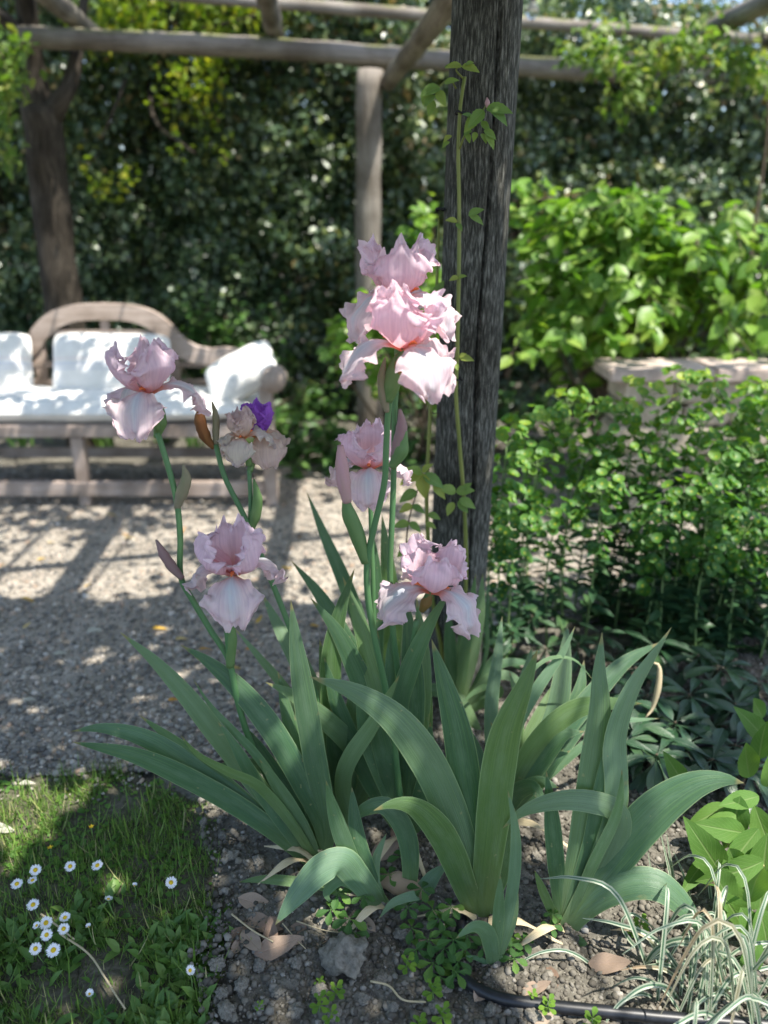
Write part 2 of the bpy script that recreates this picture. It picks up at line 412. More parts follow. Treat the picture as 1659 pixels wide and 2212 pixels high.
M['cinquefoil'] = ovate_material('cinquefoil_leaflet', [(0, (0.05, 0.135, 0.03)), (0.7, (0.07, 0.17, 0.035)), (1, (0.14, 0.26, 0.04))], 0.5, 0.3, (1.2, 1.3, 0.6), 0.35, (0.13, 0.24, 0.07), 0.4, 120)
M['spurge_weed'] = ovate_material('spurge_seedling_leaf', [(0, (0.13, 0.27, 0.03)), (1, (0.22, 0.37, 0.04))], 0.5, 0.35, (1.2, 1.25, 0.5), 0.3, (0.3, 0.42, 0.1), 0.2, 120)

def variegated_material():
    m, nt, out = mat('variegated_blade')
    c, u, v = uvsep(nt, 5.0, 0.6)
    n = noise_of(nt, c.outputs[0], 1.0, 2)
    e = mth(nt, 'ABSOLUTE', mth(nt, 'SUBTRACT', mth(nt, 'ADD', u, mth(nt, 'MULTIPLY', mth(nt, 'SUBTRACT', n, 0.5), 0.12)), 0.5))
    st = ramp(nt, [(0.15, (0, 0, 0)), (0.21, (1, 1, 1)), (0.47, (1, 1, 1)), (0.5, (0.3, 0.3, 0.3))], e).outputs[0]
    col = mixc(nt, (0.085, 0.165, 0.10), (0.44, 0.48, 0.37), st)
    r = attr(nt, 'rnd')
    old = mth(nt, 'MULTIPLY', ramp(nt, [(0.80, (0, 0, 0)), (0.86, (1, 1, 1))], r).outputs[0], ramp(nt, [(0.3, (0.1, 0.1, 0.1)), (0.8, (1, 1, 1))], v).outputs[0])
    col = mixc(nt, col, (0.52, 0.33, 0.20), mth(nt, 'MULTIPLY', old, 0.75))
    finish(nt, out, col, 0.42, 0.25, mixc(nt, col, (1.2, 1.2, 0.7), 1.0, 'MULTIPLY'), 0.4)
    return m
M['variegated'] = variegated_material()

def ground_material(name, cols, s1, s2, bs=0.8, bd=0.01):
    m, nt, out = mat(name)
    a = noise_of(nt, objco(nt), s1, 6, 0.65)
    b = noise_of(nt, objco(nt), s2, 3, 0.6)
    f = mth(nt, 'ADD', mth(nt, 'MULTIPLY', a, 0.5), mth(nt, 'MULTIPLY', b, 0.5))
    col = ramp(nt, [(0.36, cols[0]), (0.5, cols[1]), (0.64, cols[2])], f).outputs[0]
    finish(nt, out, col, 0.95, 0, None, 0.1, bump(nt, f, bs, bd))
    return m
M['soil'] = ground_material('garden_soil', ((0.072, 0.066, 0.054), (0.135, 0.125, 0.103), (0.225, 0.208, 0.172)), 7, 70, 1.0, 0.02)
M['gravel_base'] = ground_material('gravel_dust', ((0.18, 0.155, 0.125), (0.30, 0.265, 0.22), (0.43, 0.385, 0.33)), 5, 120, 1.0, 0.01)
M['lawn'] = ground_material('lawn_thatch', ((0.050, 0.047, 0.034), (0.092, 0.086, 0.062), (0.15, 0.138, 0.105)), 9, 70, 1.0, 0.012)

def stone_material():
    m, nt, out = mat('gravel_stone')
    r = attr(nt, 'rnd')
    c = ramp(nt, [(0, (0.13, 0.122, 0.11)), (0.3, (0.25, 0.23, 0.20)), (0.6, (0.37, 0.335, 0.285)), (0.85, (0.50, 0.45, 0.38)), (0.93, (0.45, 0.31, 0.22)), (1, (0.66, 0.62, 0.56))], r).outputs[0]
    n = noise_of(nt, objco(nt), 160.0, 3)
    c = mixc(nt, c, (0.6, 0.58, 0.55), mth(nt, 'MULTIPLY', n, 0.7), 'MULTIPLY')
    finish(nt, out, c, 0.8, 0, None, 0.25)
    return m
M['stone'] = stone_material()
def crumb_material():
    m, nt, out = mat('soil_crumb')
    r = attr(nt, 'rnd')
    c = ramp(nt, [(0, (0.10, 0.092, 0.077)), (0.6, (0.195, 0.18, 0.15)), (0.92, (0.29, 0.27, 0.228)), (1, (0.40, 0.38, 0.34))], r).outputs[0]
    n = noise_of(nt, objco(nt), 120.0, 3)
    c = mixc(nt, c, (0.55, 0.52, 0.5), mth(nt, 'MULTIPLY', n, 0.8), 'MULTIPLY')
    finish(nt, out, c, 0.95, 0, None, 0.1, bump(nt, n, 0.6, 0.003))
    return m
M['crumb'] = crumb_material()

# ------------------------------------------------------------------ object helpers
def tag(o, label=None, cat=None, group=None, kind=None):
    if label: o['label'] = label
    if cat: o['category'] = cat
    if group: o['group'] = group
    if kind: o['kind'] = kind
    return o
def thing(name, loc, label, cat, group=None):
    o = bpy.data.objects.new(name, None)
    o.empty_display_size = 0.05
    COL.objects.link(o)
    o.location = loc
    return tag(o, label, cat, group)
def origin_of(par):
    o = Vector((0, 0, 0))
    while par is not None:
        o = o + par.location
        par = par.parent
    return o
def mesh_data(name, V, Fc, material, uv=None, attrs=None, smooth=True, off=None):
    """V: (n,3) world points; Fc: list of tuples or (m,k) int array; uv: per vertex"""
    V = np.asarray(V, dtype=np.float64)
    if off is not None:
        V = V - np.asarray(off)
    me = bpy.data.meshes.new(name)
    if isinstance(Fc, np.ndarray):
        m, k = Fc.shape
        me.vertices.add(len(V))
        me.vertices.foreach_set('co', V.astype(np.float32).ravel())
        me.loops.add(m * k)
        me.loops.foreach_set('vertex_index', Fc.astype(np.int32).ravel())
        me.polygons.add(m)
        me.polygons.foreach_set('loop_start', np.arange(0, m * k, k, dtype=np.int32))
        me.update(calc_edges=True)
    else:
        me.from_pydata([tuple(p) for p in V], [], Fc)
        me.update()
    if uv is not None:
        uv = np.asarray(uv, dtype=np.float32)
        l = me.uv_layers.new(name='UVMap')
        idx = np.empty(len(me.loops), dtype=np.int32)
        me.loops.foreach_get('vertex_index', idx)
        l.data.foreach_set('uv', uv[idx].ravel())
    for k2, a in (attrs or {}).items():
        at = me.attributes.new(k2, 'FLOAT', 'POINT')
        if isinstance(a, (int, float)):
            a = np.full(len(V), a)
        at.data.foreach_set('value', np.asarray(a, dtype=np.float32))
    if smooth:
        me.polygons.foreach_set('use_smooth', np.ones(len(me.polygons), dtype=bool))
    if material is not None:
        me.materials.append(material)
    return me
def obj(name, me, parent=None, label=None, kind=None):
    o = bpy.data.objects.new(name, me)
    COL.objects.link(o)
    if parent is not None:
        o.parent = parent
    if label: o['label'] = label
    if kind: o['kind'] = kind
    return o
def part(name, parent, V, Fc, material, uv=None, attrs=None, smooth=True, label=None, kind=None):
    return obj(name, mesh_data(name, V, Fc, material, uv, attrs, smooth, origin_of(parent)), parent, label, kind)

def spline(pts, n):
    """Catmull-Rom through pts, n samples evenly by parameter of chord length"""
    pts = np.asarray([list(p) for p in pts], dtype=float)
    if len(pts) == 2:
        return pts[0] + (pts[1] - pts[0]) * np.linspace(0, 1, n)[:, None]
    d = np.concatenate([[0], np.cumsum(np.linalg.norm(np.diff(pts, axis=0), axis=1))])
    ext = np.vstack([2 * pts[0] - pts[1], pts, 2 * pts[-1] - pts[-2]])
    out = []
    for s in np.linspace(0, d[-1], n):
        i = int(min(np.searchsorted(d, s, side='right') - 1, len(pts) - 2))
        t = (s - d[i]) / max(1e-9, d[i + 1] - d[i])
        p0, p1, p2, p3 = ext[i], ext[i + 1], ext[i + 2], ext[i + 3]
        out.append(0.5 * ((2 * p1) + (-p0 + p2) * t + (2 * p0 - 5 * p1 + 4 * p2 - p3) * t * t + (-p0 + 3 * p1 - 3 * p2 + p3) * t ** 3))
    return np.array(out)
def unit(a):
    a = np.asarray(a, dtype=float)
    return a / np.maximum(1e-9, np.linalg.norm(a, axis=-1, keepdims=True))
def tube(pts, radii, seg=10, n=None, cap=True, wob=0.0, seed=0, up=(0.123, 0.456, 0.88)):
    n = n or max(2, 4 * (len(pts) - 1) + 1)
    C = spline(pts, n)
    rr = np.interp(np.linspace(0, 1, n), np.linspace(0, 1, len(radii)), radii)
    T = unit(np.gradient(C, axis=0))
    V, UV = [], []
    a = unit(np.cross(T[0], np.array(up)))
    ln = 0
    for i in range(n):
        a = unit(a - T[i] * np.dot(a, T[i]))
        b = np.cross(T[i], a)
        if i: ln += np.linalg.norm(C[i] - C[i - 1])
        for j in range(seg):
            th = 2 * pi * j / seg
            r = rr[i]
            if wob:
                p = C[i] + (a * cos(th) + b * sin(th)) * r
                r *= 1 + wob * mnoise.noise(Vector(p * (0.6 / max(rr[0], 1e-3))) + Vector((seed * 7.3, 0, 0)))
            V.append(C[i] + (a * cos(th) + b * sin(th)) * r)
            UV.append((min(j, seg - j) * 2 * r * pi / seg * 2, ln))
    Fc = [(i * seg + j, i * seg + (j + 1) % seg, (i + 1) * seg + (j + 1) % seg, (i + 1) * seg + j) for i in range(n - 1) for j in range(seg)]
    if cap:
        Fc.append(tuple(range(seg - 1, -1, -1)))
        Fc.append(tuple((n - 1) * seg + j for j in range(seg)))
    return V, Fc, UV
def merge(*ms):
    V, F, U, k = [], [], [], 0
    for v, f, u in ms:
        V += list(v); U += list(u)
        F += [tuple(i + k for i in q) for q in f]
        k += len(v)
    return V, F, U
def tpart(name, parent, pts, radii, material, seg=10, n=None, wob=0.0, seed=0, label=None):
    v, f, u = tube(pts, radii, seg, n, True, wob, seed)
    return part(name, parent, v, f, material, u, label=label)

def frames(nrm, tan_):
    """rotation matrices with y along the leaf, z its face"""
    t = unit(tan_)
    n = unit(nrm - t * np.sum(nrm * t, axis=1, keepdims=True))
    x = np.cross(t, n)
    return np.stack([x, t, n], axis=2)
def scatter(name, parent, tv, tf, pos, rot, scale, material, rnd, kind='stuff', smooth=False, tattr=None, label=None):
    tv = np.asarray(tv, float); tf = np.asarray(tf, int)
    N, K = len(pos), len(tv)
    sc_ = np.asarray(scale, float)
    if sc_.ndim == 1: sc_ = sc_[:, None].repeat(3, 1)
    V = np.einsum('nij,nkj->nki', rot, tv[None] * sc_[:, None, :]) + np.asarray(pos)[:, None, :]
    Fc = (tf[None] + (np.arange(N) * K)[:, None, None]).reshape(-1, tf.shape[1])
    at = {'rnd': np.repeat(rnd, K)}
    for k2, a in (tattr or {}).items():
        at[k2] = np.tile(a, N)
    off = origin_of(parent)
    me = mesh_data(name, V.reshape(-1, 3), Fc, material, None, at, smooth, off)
    return obj(name, me, parent, label, kind)
LEAF2 = ([(0, 0, 0), (-0.32, 0.5, 0.07), (0.32, 0.5, 0.07), (0, 1, -0.05)], [(0, 3, 1), (0, 2, 3)])
LEAF6 = ([(0, 0, 0), (-.30, .30, .05), (.30, .30, .05), (-.27, .65, .03), (.27, .65, .03), (0, 1, -.12), (0, .30, -.02), (0, .65, -.04)],
         [(0, 6, 1), (0, 2, 6), (6, 7, 3), (6, 3, 1), (6, 2, 4), (6, 4, 7), (7, 5, 3), (7, 4, 5)])
BLADE = ([(-.5, 0, 0), (.5, 0, 0), (.4, .45, .03), (-.4, .45, .03), (.22, .8, .12), (-.22, .8, .12), (0, 1, .22)],
         [(0, 1, 2), (0, 2, 3), (3, 2, 4), (3, 4, 5), (5, 4, 6)])

def ovate(name, L, Wd, fold=0.15, curl=0.5, serr=0.0, nu=10, nv=7, kind='ovate', material=None, wave=0.0):
    V, UV, Fc = [], [], []
    for i in range(nu + 1):
        t = i / nu
        if kind == 'ovate': hw = (sin(pi * min(1, t ** 0.8)) ** 0.85) * (1 - 0.25 * t)
        elif kind == 'obovate': hw = sin(pi * t ** 1.5) ** 0.8 * (0.35 + 0.75 * t)
        elif kind == 'spoon': hw = 0.12 + 0.9 * max(0, sin(pi * max(0, (t - 0.25) / 0.75) ** 0.85)) ** 0.7 if t < 1 else 0
        else: hw = sin(pi * t) ** 0.9
        hw = max(0.012, hw) * Wd * 0.5
        if serr and 0 < i < nu: hw *= 1 + (serr if i % 2 else -serr)
        a = curl * t
        y = L * (sin(a) / curl if abs(curl) > 1e-4 else t)
        z = -L * ((1 - cos(a)) / curl if abs(curl) > 1e-4 else 0)
        for j in range(nv):
            s = j / (nv - 1) * 2 - 1
            zz = z + abs(s) ** 1.3 * fold * hw * 2 + wave * hw * sin(t * 11 + s * 2) * abs(s)
            V.append((s * hw, y, zz)); UV.append((s * .5 + .5, t))
    for i in range(nu):
        for j in range(nv - 1):
            k = i * nv + j
            Fc.append((k, k + 1, k + nv + 1, k + nv))
    return mesh_data(name, V, Fc, material, UV)
def place(name, me, parent, p, t, n, scale=1.0, label=None):
    """a leaf object from shared mesh data: base at p, tip along t, face along n"""
    t = Vector(t).normalized()
    n = Vector(n)
    n = (n - t * n.dot(t)).normalized()
    x = t.cross(n)
    m3 = Matrix((x, t, n)).transposed()
    o = obj(name, me, parent, label)
    o.matrix_local = Matrix.Translation(Vector(p) - origin_of(parent)) @ m3.to_4x4() @ Matrix.Scale(scale, 4)
    return o
def box(c, h, rot=None):
    """box corners: centre, half sizes"""
    V = [Vector((sx * h[0], sy * h[1], sz * h[2])) for sx in (-1, 1) for sy in (-1, 1) for sz in (-1, 1)]
    if rot is not None: V = [rot @ v for v in V]
    return [v + Vector(c) for v in V], [(0, 1, 3, 2), (4, 6, 7, 5), (0, 4, 5, 1), (2, 3, 7, 6), (0, 2, 6, 4), (1, 5, 7, 3)]
def board(name, parent, c, h, material, rot=None, bev=0.006, axis=0, label=None):
    bm = bmesh.new()
    V, F = box((0, 0, 0), h)
    vs = [bm.verts.new(v) for v in V]
    for f in F: bm.faces.new([vs[i] for i in f])
    bmesh.ops.recalc_face_normals(bm, faces=bm.faces)
    bmesh.ops.bevel(bm, geom=bm.edges[:], offset=bev, segments=2, affect='EDGES')
    uvl = bm.loops.layers.uv.new('UVMap')
    o3 = [k for k in range(3) if k != axis]
    for f in bm.faces:
        for l in f.loops:
            q = l.vert.co
            l[uvl].uv = (q[o3[0]] + q[o3[1]] + 3.7 * c[2], q[axis] + c[0])
    me = bpy.data.meshes.new(name)
    bm.to_mesh(me); bm.free()
    me.materials.append(material)
    o = obj(name, me, parent, label)
    o.location = Vector(c) - origin_of(parent)
    if rot is not None: o.rotation_euler = rot.to_euler()
    return o

def poly_sheet(name, pts, z, material, step=None):
    me = mesh_data(name, [(x, y, z) for x, y in pts], [tuple(range(len(pts)))], material, smooth=False)
    return tag(obj(name, me), kind='structure')
def inside(poly, x, y):
    x = np.asarray(x); y = np.asarray(y)
    r = np.zeros(x.shape, bool)
    j = len(poly) - 1
    for i in range(len(poly)):
        xi, yi = poly[i]; xj, yj = poly[j]
        c = ((yi > y) != (yj > y)) & (x < (xj - xi) * (y - yi) / (yj - yi + 1e-12) + xi)
        r ^= c
        j = i
    return r

# ================================================================== SETTING
ground = mesh_data('ground', [(-150, -150, -0.03), (150, -150, -0.03), (150, 150, -0.03), (-150, 150, -0.03)], [(0, 1, 2, 3)], M['soil'], smooth=False)
tag(obj('ground', ground), kind='structure')
EDGE = [(-6, 1.66), (-1.6, 1.70), (-1.2, 1.72), (-0.9, 1.73), (-0.62, 1.72), (-0.42, 1.80), (-0.2, 1.96), (0.05, 2.2), (0.3, 2.42), (0.6, 2.55), (1.0, 2.62), (1.6, 2.7), (6, 2.8)]
def rough_line(pts, amp, step=0.035, seed=0):
    out = []
    for (x0, y0), (x1, y1) in zip(pts[:-1], pts[1:]):
        n = max(1, int(math.hypot(x1 - x0, y1 - y0) / step)) if max(abs(x0), abs(x1)) < 2.5 else 1
        for i in range(n):
            x = x0 + (x1 - x0) * i / n; y = y0 + (y1 - y0) * i / n
            a = amp if abs(x) < 2.4 else 0
            out.append((x + a * mnoise.noise(Vector((x * 9, y * 9, seed))), y + a * (mnoise.noise(Vector((x * 9, y * 9, seed + 5))) + .5 * mnoise.noise(Vector((x * 31, y * 31, seed + 7))))))
    return out + [pts[-1]]
GRAVEL = rough_line(EDGE, 0.035) + [(6, 5.0), (2.2, 4.9), (1.0, 4.75), (0.2, 4.85), (-0.6, 4.75), (-1.6, 4.62), (-3, 4.6), (-6, 4.6)]
poly_sheet('gravel_path', GRAVEL, -0.012, M['gravel_base'])
LAWN = [(-6, 1.64), (-1.6, 1.70), (-1.2, 1.72), (-0.9, 1.73), (-0.62, 1.70), (-0.47, 1.60), (-0.40, 1.45), (-0.36, 1.30), (-0.36, 1.15), (-0.30, 1.0), (-0.26, 0.7), (-0.2, -2), (-6, -2)]
LAWN0 = LAWN
LAWN = rough_line(LAWN[:12], 0.075, seed=4) + LAWN[12:]
poly_sheet('lawn', LAWN, -0.016, M['lawn'])
# raised crumbly flower bed
def bed_height(x, y):
    h = 0.012 * mnoise.noise(Vector((x * 3, y * 3, 0))) + 0.016 * mnoise.noise(Vector((x * 11, y * 11, 3))) + 0.010 * mnoise.noise(Vector((x * 30, y * 30, 5)))
    return h + 0.004
def build_bed():
    xs = np.arange(-0.62, 1.75, 0.0125); ys = np.arange(0.55, 2.66, 0.0125)
    V, idx = [], {}
    lim = [p for p in EDGE]
    ex = [p[0] for p in EDGE]; ey = [p[1] for p in EDGE]
    lx = [p[1] for p in LAWN0[3:13]]
    ly_ = [p[0] for p in LAWN0[3:13]]
    for i, x in enumerate(xs):
        yt = np.interp(x, ex, ey)
        for j, y in enumerate(ys):
            xl = np.interp(-y, [-a for a in lx], ly_) + .06 * mnoise.noise(Vector((y * 7, 1, 0))) + .03 * mnoise.noise(Vector((y * 25, 4, x * 9)))
            d = min(yt - y, (x - xl) * 1.0)
            if d < -0.05: continue
            k = max(0.0, min(1.0, (d + 0.03) / 0.10))
            idx[(i, j)] = len(V)
            V.append((x, y, -0.028 + (bed_height(x, y) + 0.028) * k))
    F = []
    for (i, j), a in idx.items():
        b = idx.get((i + 1, j)); c = idx.get((i + 1, j + 1)); d = idx.get((i, j + 1))
        if b is not None and c is not None and d is not None: F.append((a, b, c, d))
    o = obj('flower_bed', mesh_data('flower_bed', V, F, M['soil']))
    tag(o, kind='structure')
build_bed()

# stones: squashed irregular pebbles
def pebble_template(seed, sub=1):
    bm = bmesh.new()
    bmesh.ops.create_icosphere(bm, subdivisions=sub, radius=1)
    rs = random.Random(seed)
    V = []
    for v in bm.verts:
        k = 0.6 + 0.7 * rs.random()
        V.append((v.co.x * k, v.co.y * k, v.co.z * k))
    F = [tuple(v.index for v in f.verts) for f in bm.faces]
    bm.free()
    return V, F
def random_rot(N, tilt=0.5):
    a = RNG.uniform(0, 2 * pi, N)
    n = np.stack([RNG.normal(0, tilt, N), RNG.normal(0, tilt, N), np.ones(N)], 1)
    t = np.stack([np.cos(a), np.sin(a), np.zeros(N)], 1)
    return frames(n, t)
def scatter_stones(name, N, poly, ypow, zoff, smin, smax, material, seeds, lab, y0, y1, x0=-2.6, x1=2.6, dens=None):
    x = RNG.uniform(x0, x1, N); y = y0 + (y1 - y0) * RNG.uniform(0, 1, N) ** ypow
    ok = inside(poly, x, y) & (np.abs(x) < y * 0.56 + 0.25)
    if dens is not None: ok &= dens(x, y)
    x, y = x[ok], y[ok]
    n = len(x)
    s = smin * (smax / smin) ** (RNG.uniform(0, 1, n) ** 2.2) 
    shape = np.stack([s * RNG.uniform(.8, 1.25, n), s * RNG.uniform(.7, 1.1, n), s * RNG.uniform(.42, .75, n)], 1)
    pos = np.stack([x, y, np.full(n, zoff) + shape[:, 2] * 0.45], 1)
    return x, y, shape, pos, n
root = None
for k in range(3):
    x, y, shape, pos, n = scatter_stones('gravel', 21000, GRAVEL, 1.75, -0.012, 0.0050, 0.0155, M['stone'], k, '', 1.66, 4.7)
    tv, tf = pebble_template(k)
    o = scatter('gravel', None, tv, tf, pos, random_rot(n, 0.35), shape * 0.95, M['stone'], RNG.uniform(0, 1, n) ** 1.1)
    tag(o, ['grey and beige pebble gravel covering the path', 'small rounded gravel stones strewn over the path', 'fine pale gravel stones on the garden path'][k], 'gravel')

STRAY = [(-1.7, 1.45), (-.5, 1.45), (-.34, 1.35), (.25, 2.1), (.5, 2.3), (.5, 2.6), (0, 2.3), (-.6, 1.8), (-1.7, 1.8)]
def stray_d(x, y):
    ye = np.interp(x, [p[0] for p in EDGE], [p[1] for p in EDGE])
    return RNG.uniform(0, 1, len(x)) < np.clip(1 - (ye - y) / 0.16, 0, 1) ** 1.8
x, y, shape, pos, n = scatter_stones('gravel', 9000, STRAY, 1.0, -0.008, 0.004, 0.011, M['stone'], 5, '', 1.4, 2.6, -1.7, .6, stray_d)
tag(scatter('gravel', None, *pebble_template(7), pos, random_rot(n, .35), shape, M['stone'], RNG.uniform(0, 1, n)), 'scattered gravel stones straying over the lawn and bed edge', 'gravel')

# ================================================================== PERGOLA
AZ = radians(4.5)
RD = Vector((-sin(AZ), cos(AZ), 0))     # rafters run away from the camera
BD = Vector((cos(AZ), sin(AZ), 0))      # beams run across
pergola = thing('pergola', (0.24, 2.12, 0), 'rustic pergola of weathered grey round logs over the gravel path', 'pergola')
# near post with drying cracks
def near_post():
    nseg, nz = 150, 150
    b = Vector((0.222, 2.13, -0.05)); t = Vector((0.248, 2.10, 2.42))
    V, UV, F = [], [], []
    for i in range(nz + 1):
        f = i / nz
        c = b.lerp(t, f)
        z = c.z
        r0 = 0.086 - 0.004 * f
        for j in range(nseg):
            th = 2 * pi * j / nseg
            q = Vector((cos(th), sin(th), 0))
            r = r0 * (1 + 0.025 * mnoise.noise(Vector((q.x * 1.2, q.y * 1.2, z * 1.5))) + 0.010 * mnoise.noise(Vector((q.x * 9, q.y * 9, z * 2.2))))
            for (th0, z0, z1, wd, dp, wob) in ((-1.42, 0.75, 2.5, 0.060, 0.034, 0.10), (-1.30, -0.1, 1.12, 0.058, 0.032, 0.09), (-1.95, 0.2, 0.8, 0.03, 0.006, 0.05), (-1.0, 1.2, 2.0, 0.03, 0.006, 0.06), (-2.3, 1.3, 2.2, 0.03, 0.005, 0.05), (-0.75, 0.3, 1.3, 0.03, 0.005, 0.05)):
                if z0 < z < z1:
                    tc = th0 + wob * mnoise.noise(Vector((z * 2.2, th0 * 5, 0))) + 0.10 * (z - z0) * (1 if th0 == -1.42 else -0.3)
                    d = abs(((th - tc + pi) % (2 * pi)) - pi)
                    fade = min(1, (z - z0) / 0.25, (z1 - z) / 0.25)
                    if d < wd: r -= dp * fade * (1 - d / wd)
            V.append(c + q * r)
            UV.append((th * 0.086, z))
    for i in range(nz):
        for j in range(nseg):
            a = i * nseg + j; a2 = i * nseg + (j + 1) % nseg
            F.append((a, a2, a2 + nseg, a + nseg))
    F.append(tuple(nz * nseg + j for j in range(nseg)))
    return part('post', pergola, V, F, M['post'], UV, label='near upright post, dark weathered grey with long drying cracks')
np_ = near_post()
FP = P(795, 300, 5.3)                                    # far post position
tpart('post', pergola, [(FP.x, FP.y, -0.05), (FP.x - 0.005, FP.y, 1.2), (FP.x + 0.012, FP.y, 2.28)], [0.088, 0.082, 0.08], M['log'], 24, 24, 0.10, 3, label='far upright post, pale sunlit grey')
BZ = P(795, 118, 5.3).z
beam_c = Vector((FP.x, FP.y, BZ))
BL, BR_ = G(38, 78, BZ), G(1640, 170, BZ)
BD2 = (BR_ - BL).normalized()
tpart('beam', pergola, [BL, BL.lerp(BR_, .25) + Vector((0, 0, .012)), BL.lerp(BR_, .5), BL.lerp(BR_, .75) + Vector((0, 0, -.012)), BR_ + BD2 * 0.8], [0.054, 0.058, 0.062, 0.060, 0.058], M['log'], 20, 50, 0.12, 5)
near_c = Vector((0.26, 2.1, 2.46))
tpart('beam', pergola, [near_c + BD * -3.4, near_c, near_c + BD * 3.4], [0.066, 0.07, 0.066], M['log'], 16, 30, 0.12, 6)
RZ = BZ + 0.13
for k, (u, v) in enumerate(((186, 62), (592, 70), (1425, 120))):
    e = G(u, v, RZ)
    a = e + RD * 0.35
    b = e - RD * (e.y + 0.6)
    tpart('rafter', pergola, [a, (a + b) / 2 + Vector((0.01, 0, 0.012)), b], [0.055, 0.06, 0.062], M['log'], 16, 40, 0.12, 10 + k)
# lower log joining the two posts
a = Vector((FP.x + 0.12, FP.y + 0.02, P(835, 178, 5.3).z))
tpart('rafter', pergola, [a, Vector((0.27, 3.7, a.z + 0.06)), Vector((0.37, 2.1, a.z + 0.08))], [0.05, 0.055, 0.06], M['log'], 16, 40, 0.14, 17)
# thin poles over the rafters
for k, (u, v, r) in enumerate(((592, 6, 0.034), (500, -560, 0.03))):
    c = G(u, v, RZ + 0.085)
    tpart('purlin', pergola, [c - BD2 * 1.6 + Vector((0, 0, .02)), c, c + BD2 * 1.6 + Vector((0, 0, -.006)), c + BD2 * 4.2], [r * .9, r, r, r * .9], M['log'], 12, 40, 0.1, 23 + k)
for yy in (2.55, 3.15, 3.9):
    c = Vector((0, yy, 2.56))
    tpart('wire', pergola, [c - BD * 3.2, c, c + BD * 3.2], [0.007, 0.007, 0.007], M['wire'], 6, 5)
# staples in the near post
for (u, v) in ((941, 897), (1060, 859)):
    p = P(u, v, 2.055 if u < 1000 else 2.075)
    tpart('staple', pergola, [p + Vector((-.008, .02, .004)), p + Vector((-.006, -.004, .006)), p + Vector((.006, -.004, .006)), p + Vector((.006, -.002, -.006)), p + Vector((.004, .02, -.006))], [.0016, .0016], M['staple'], 6)

# ================================================================== BENCH
BX, BY = -1.60, 3.85
bench = thing('garden_bench', (BX, BY, 0), 'weathered teak garden bench with arched back and white cushions on it', 'bench')
def bp(x, y, z): return Vector((BX + x, BY + y, z))
T = M['teak']
for sx in (-1, 0, 1):
    top = 0.64 if sx else 0.37
    board('leg', bench, bp(sx * 1.0, 0.03 if sx else 0.045, top / 2 - 0.006), (0.033, 0.033 if sx else 0.03, top / 2), T, axis=2)
for sx in (-1, 1):
    board('leg', bench, bp(sx * 0.915, 0.60, 0.33), (0.033, 0.03, 0.336), T, axis=2)
board('seat_rail', bench, bp(0, 0.022, 0.40), (0.966, 0.018, 0.032), T, axis=0)
board('stretcher', bench, bp(0, 0.026, 0.085), (0.966, 0.02, 0.04), T, axis=0)
board('stretcher', bench, bp(0, 0.60, 0.12), (0.885, 0.018, 0.03), T, axis=0)
board('seat_rail', bench, bp(0, 0.60, 0.40), (0.885, 0.02, 0.032), T, axis=0)
for k in range(6):
    board('seat_slat', bench, bp(0, 0.085 + k * 0.092, 0.425), (0.99 - 0.014 * k, 0.036, 0.01), T, axis=0, bev=0.003)
# arched crest of the back, cut from a board
def crest():
    LO = [(0.0, .905), (.20, .895), (.30, .86), (.345, .80), (.36, .72)]
    outer = [(0.0, .985), (.17, .975), (.30, .935), (.39, .865), (.43, .815), (.50, .76), (.60, .735), (.70, .74), (.84, .71), (.93, .66)]
    inner = [(0.0, .895), (.15, .886), (.25, .852), (.33, .79), (.37, .735), (.46, .67), (.58, .645), (.70, .655), (.82, .625), (.93, .575)]
    n = 40
    o1 = spline([(a, b, 0) for a, b in outer], n); i1 = spline([(a, b, 0) for a, b in inner], n)
    o = np.vstack([o1[::-1] * [-1, 1, 1], o1[1:]]); i = np.vstack([i1[::-1] * [-1, 1, 1], i1[1:]])
    V, UV, F = [], [], []
    m = len(o)
    for dy in (-0.022, 0.022):
        for ring in (o, i):
            for q in ring:
                V.append(bp(q[0], 0.60 + dy + (q[1] - 0.6) * 0.12, q[1])); UV.append((q[1] * 1.0, q[0]))
    def R_(a, b):
        for k in range(m - 1): F.append((a + k, a + k + 1, b + k + 1, b + k))
    R_(0, m); R_(3 * m, 2 * m); R_(2 * m, 0); R_(m, 3 * m)
    F.append((0, m, 3 * m, 2 * m)); F.append((m - 1, 3 * m - 1, 4 * m - 1, 2 * m - 1))
    part('crest_rail', bench, V, F, T, UV, smooth=False)
crest()
lean = Matrix.Rotation(radians(-7), 3, 'X')
for sx in (-1, 1):
    board('back_post', bench, bp(sx * 0.385, 0.612, 0.60), (0.034, 0.018, 0.20), T, lean, axis=2)
board('back_post', bench, bp(0, 0.630, 0.66), (0.026, 0.016, 0.245), T, lean, axis=2)
for z, w in ((0.82, 0.345), (0.645, 0.885), (0.545, 0.885), (0.475, 0.885)):
    board('back_slat', bench, bp(0, 0.598 + (z - 0.6) * 0.12, z), (w, 0.010, 0.017), T, axis=0, bev=0.003)
for sx in (-1, 1):
    # rolled arm: a plank that ends in a scroll
    v1, f1, u1 = tube([bp(sx * 0.92, 0.60, .655), bp(sx * 0.97, 0.35, .668), bp(sx * 1.02, 0.05, .685)], [.03, .03, .033], 10, 12)
    arm = part('arm', bench, v1, f1, T, u1)
    v1, f1, u1 = tube([bp(sx * 1.045, -0.045, .668), bp(sx * 1.045, 0.01, .67), bp(sx * 1.045, 0.09, .67)], [.058, .064, .06], 20, 8)
    part('arm_scroll', arm, v1, f1, T, u1)

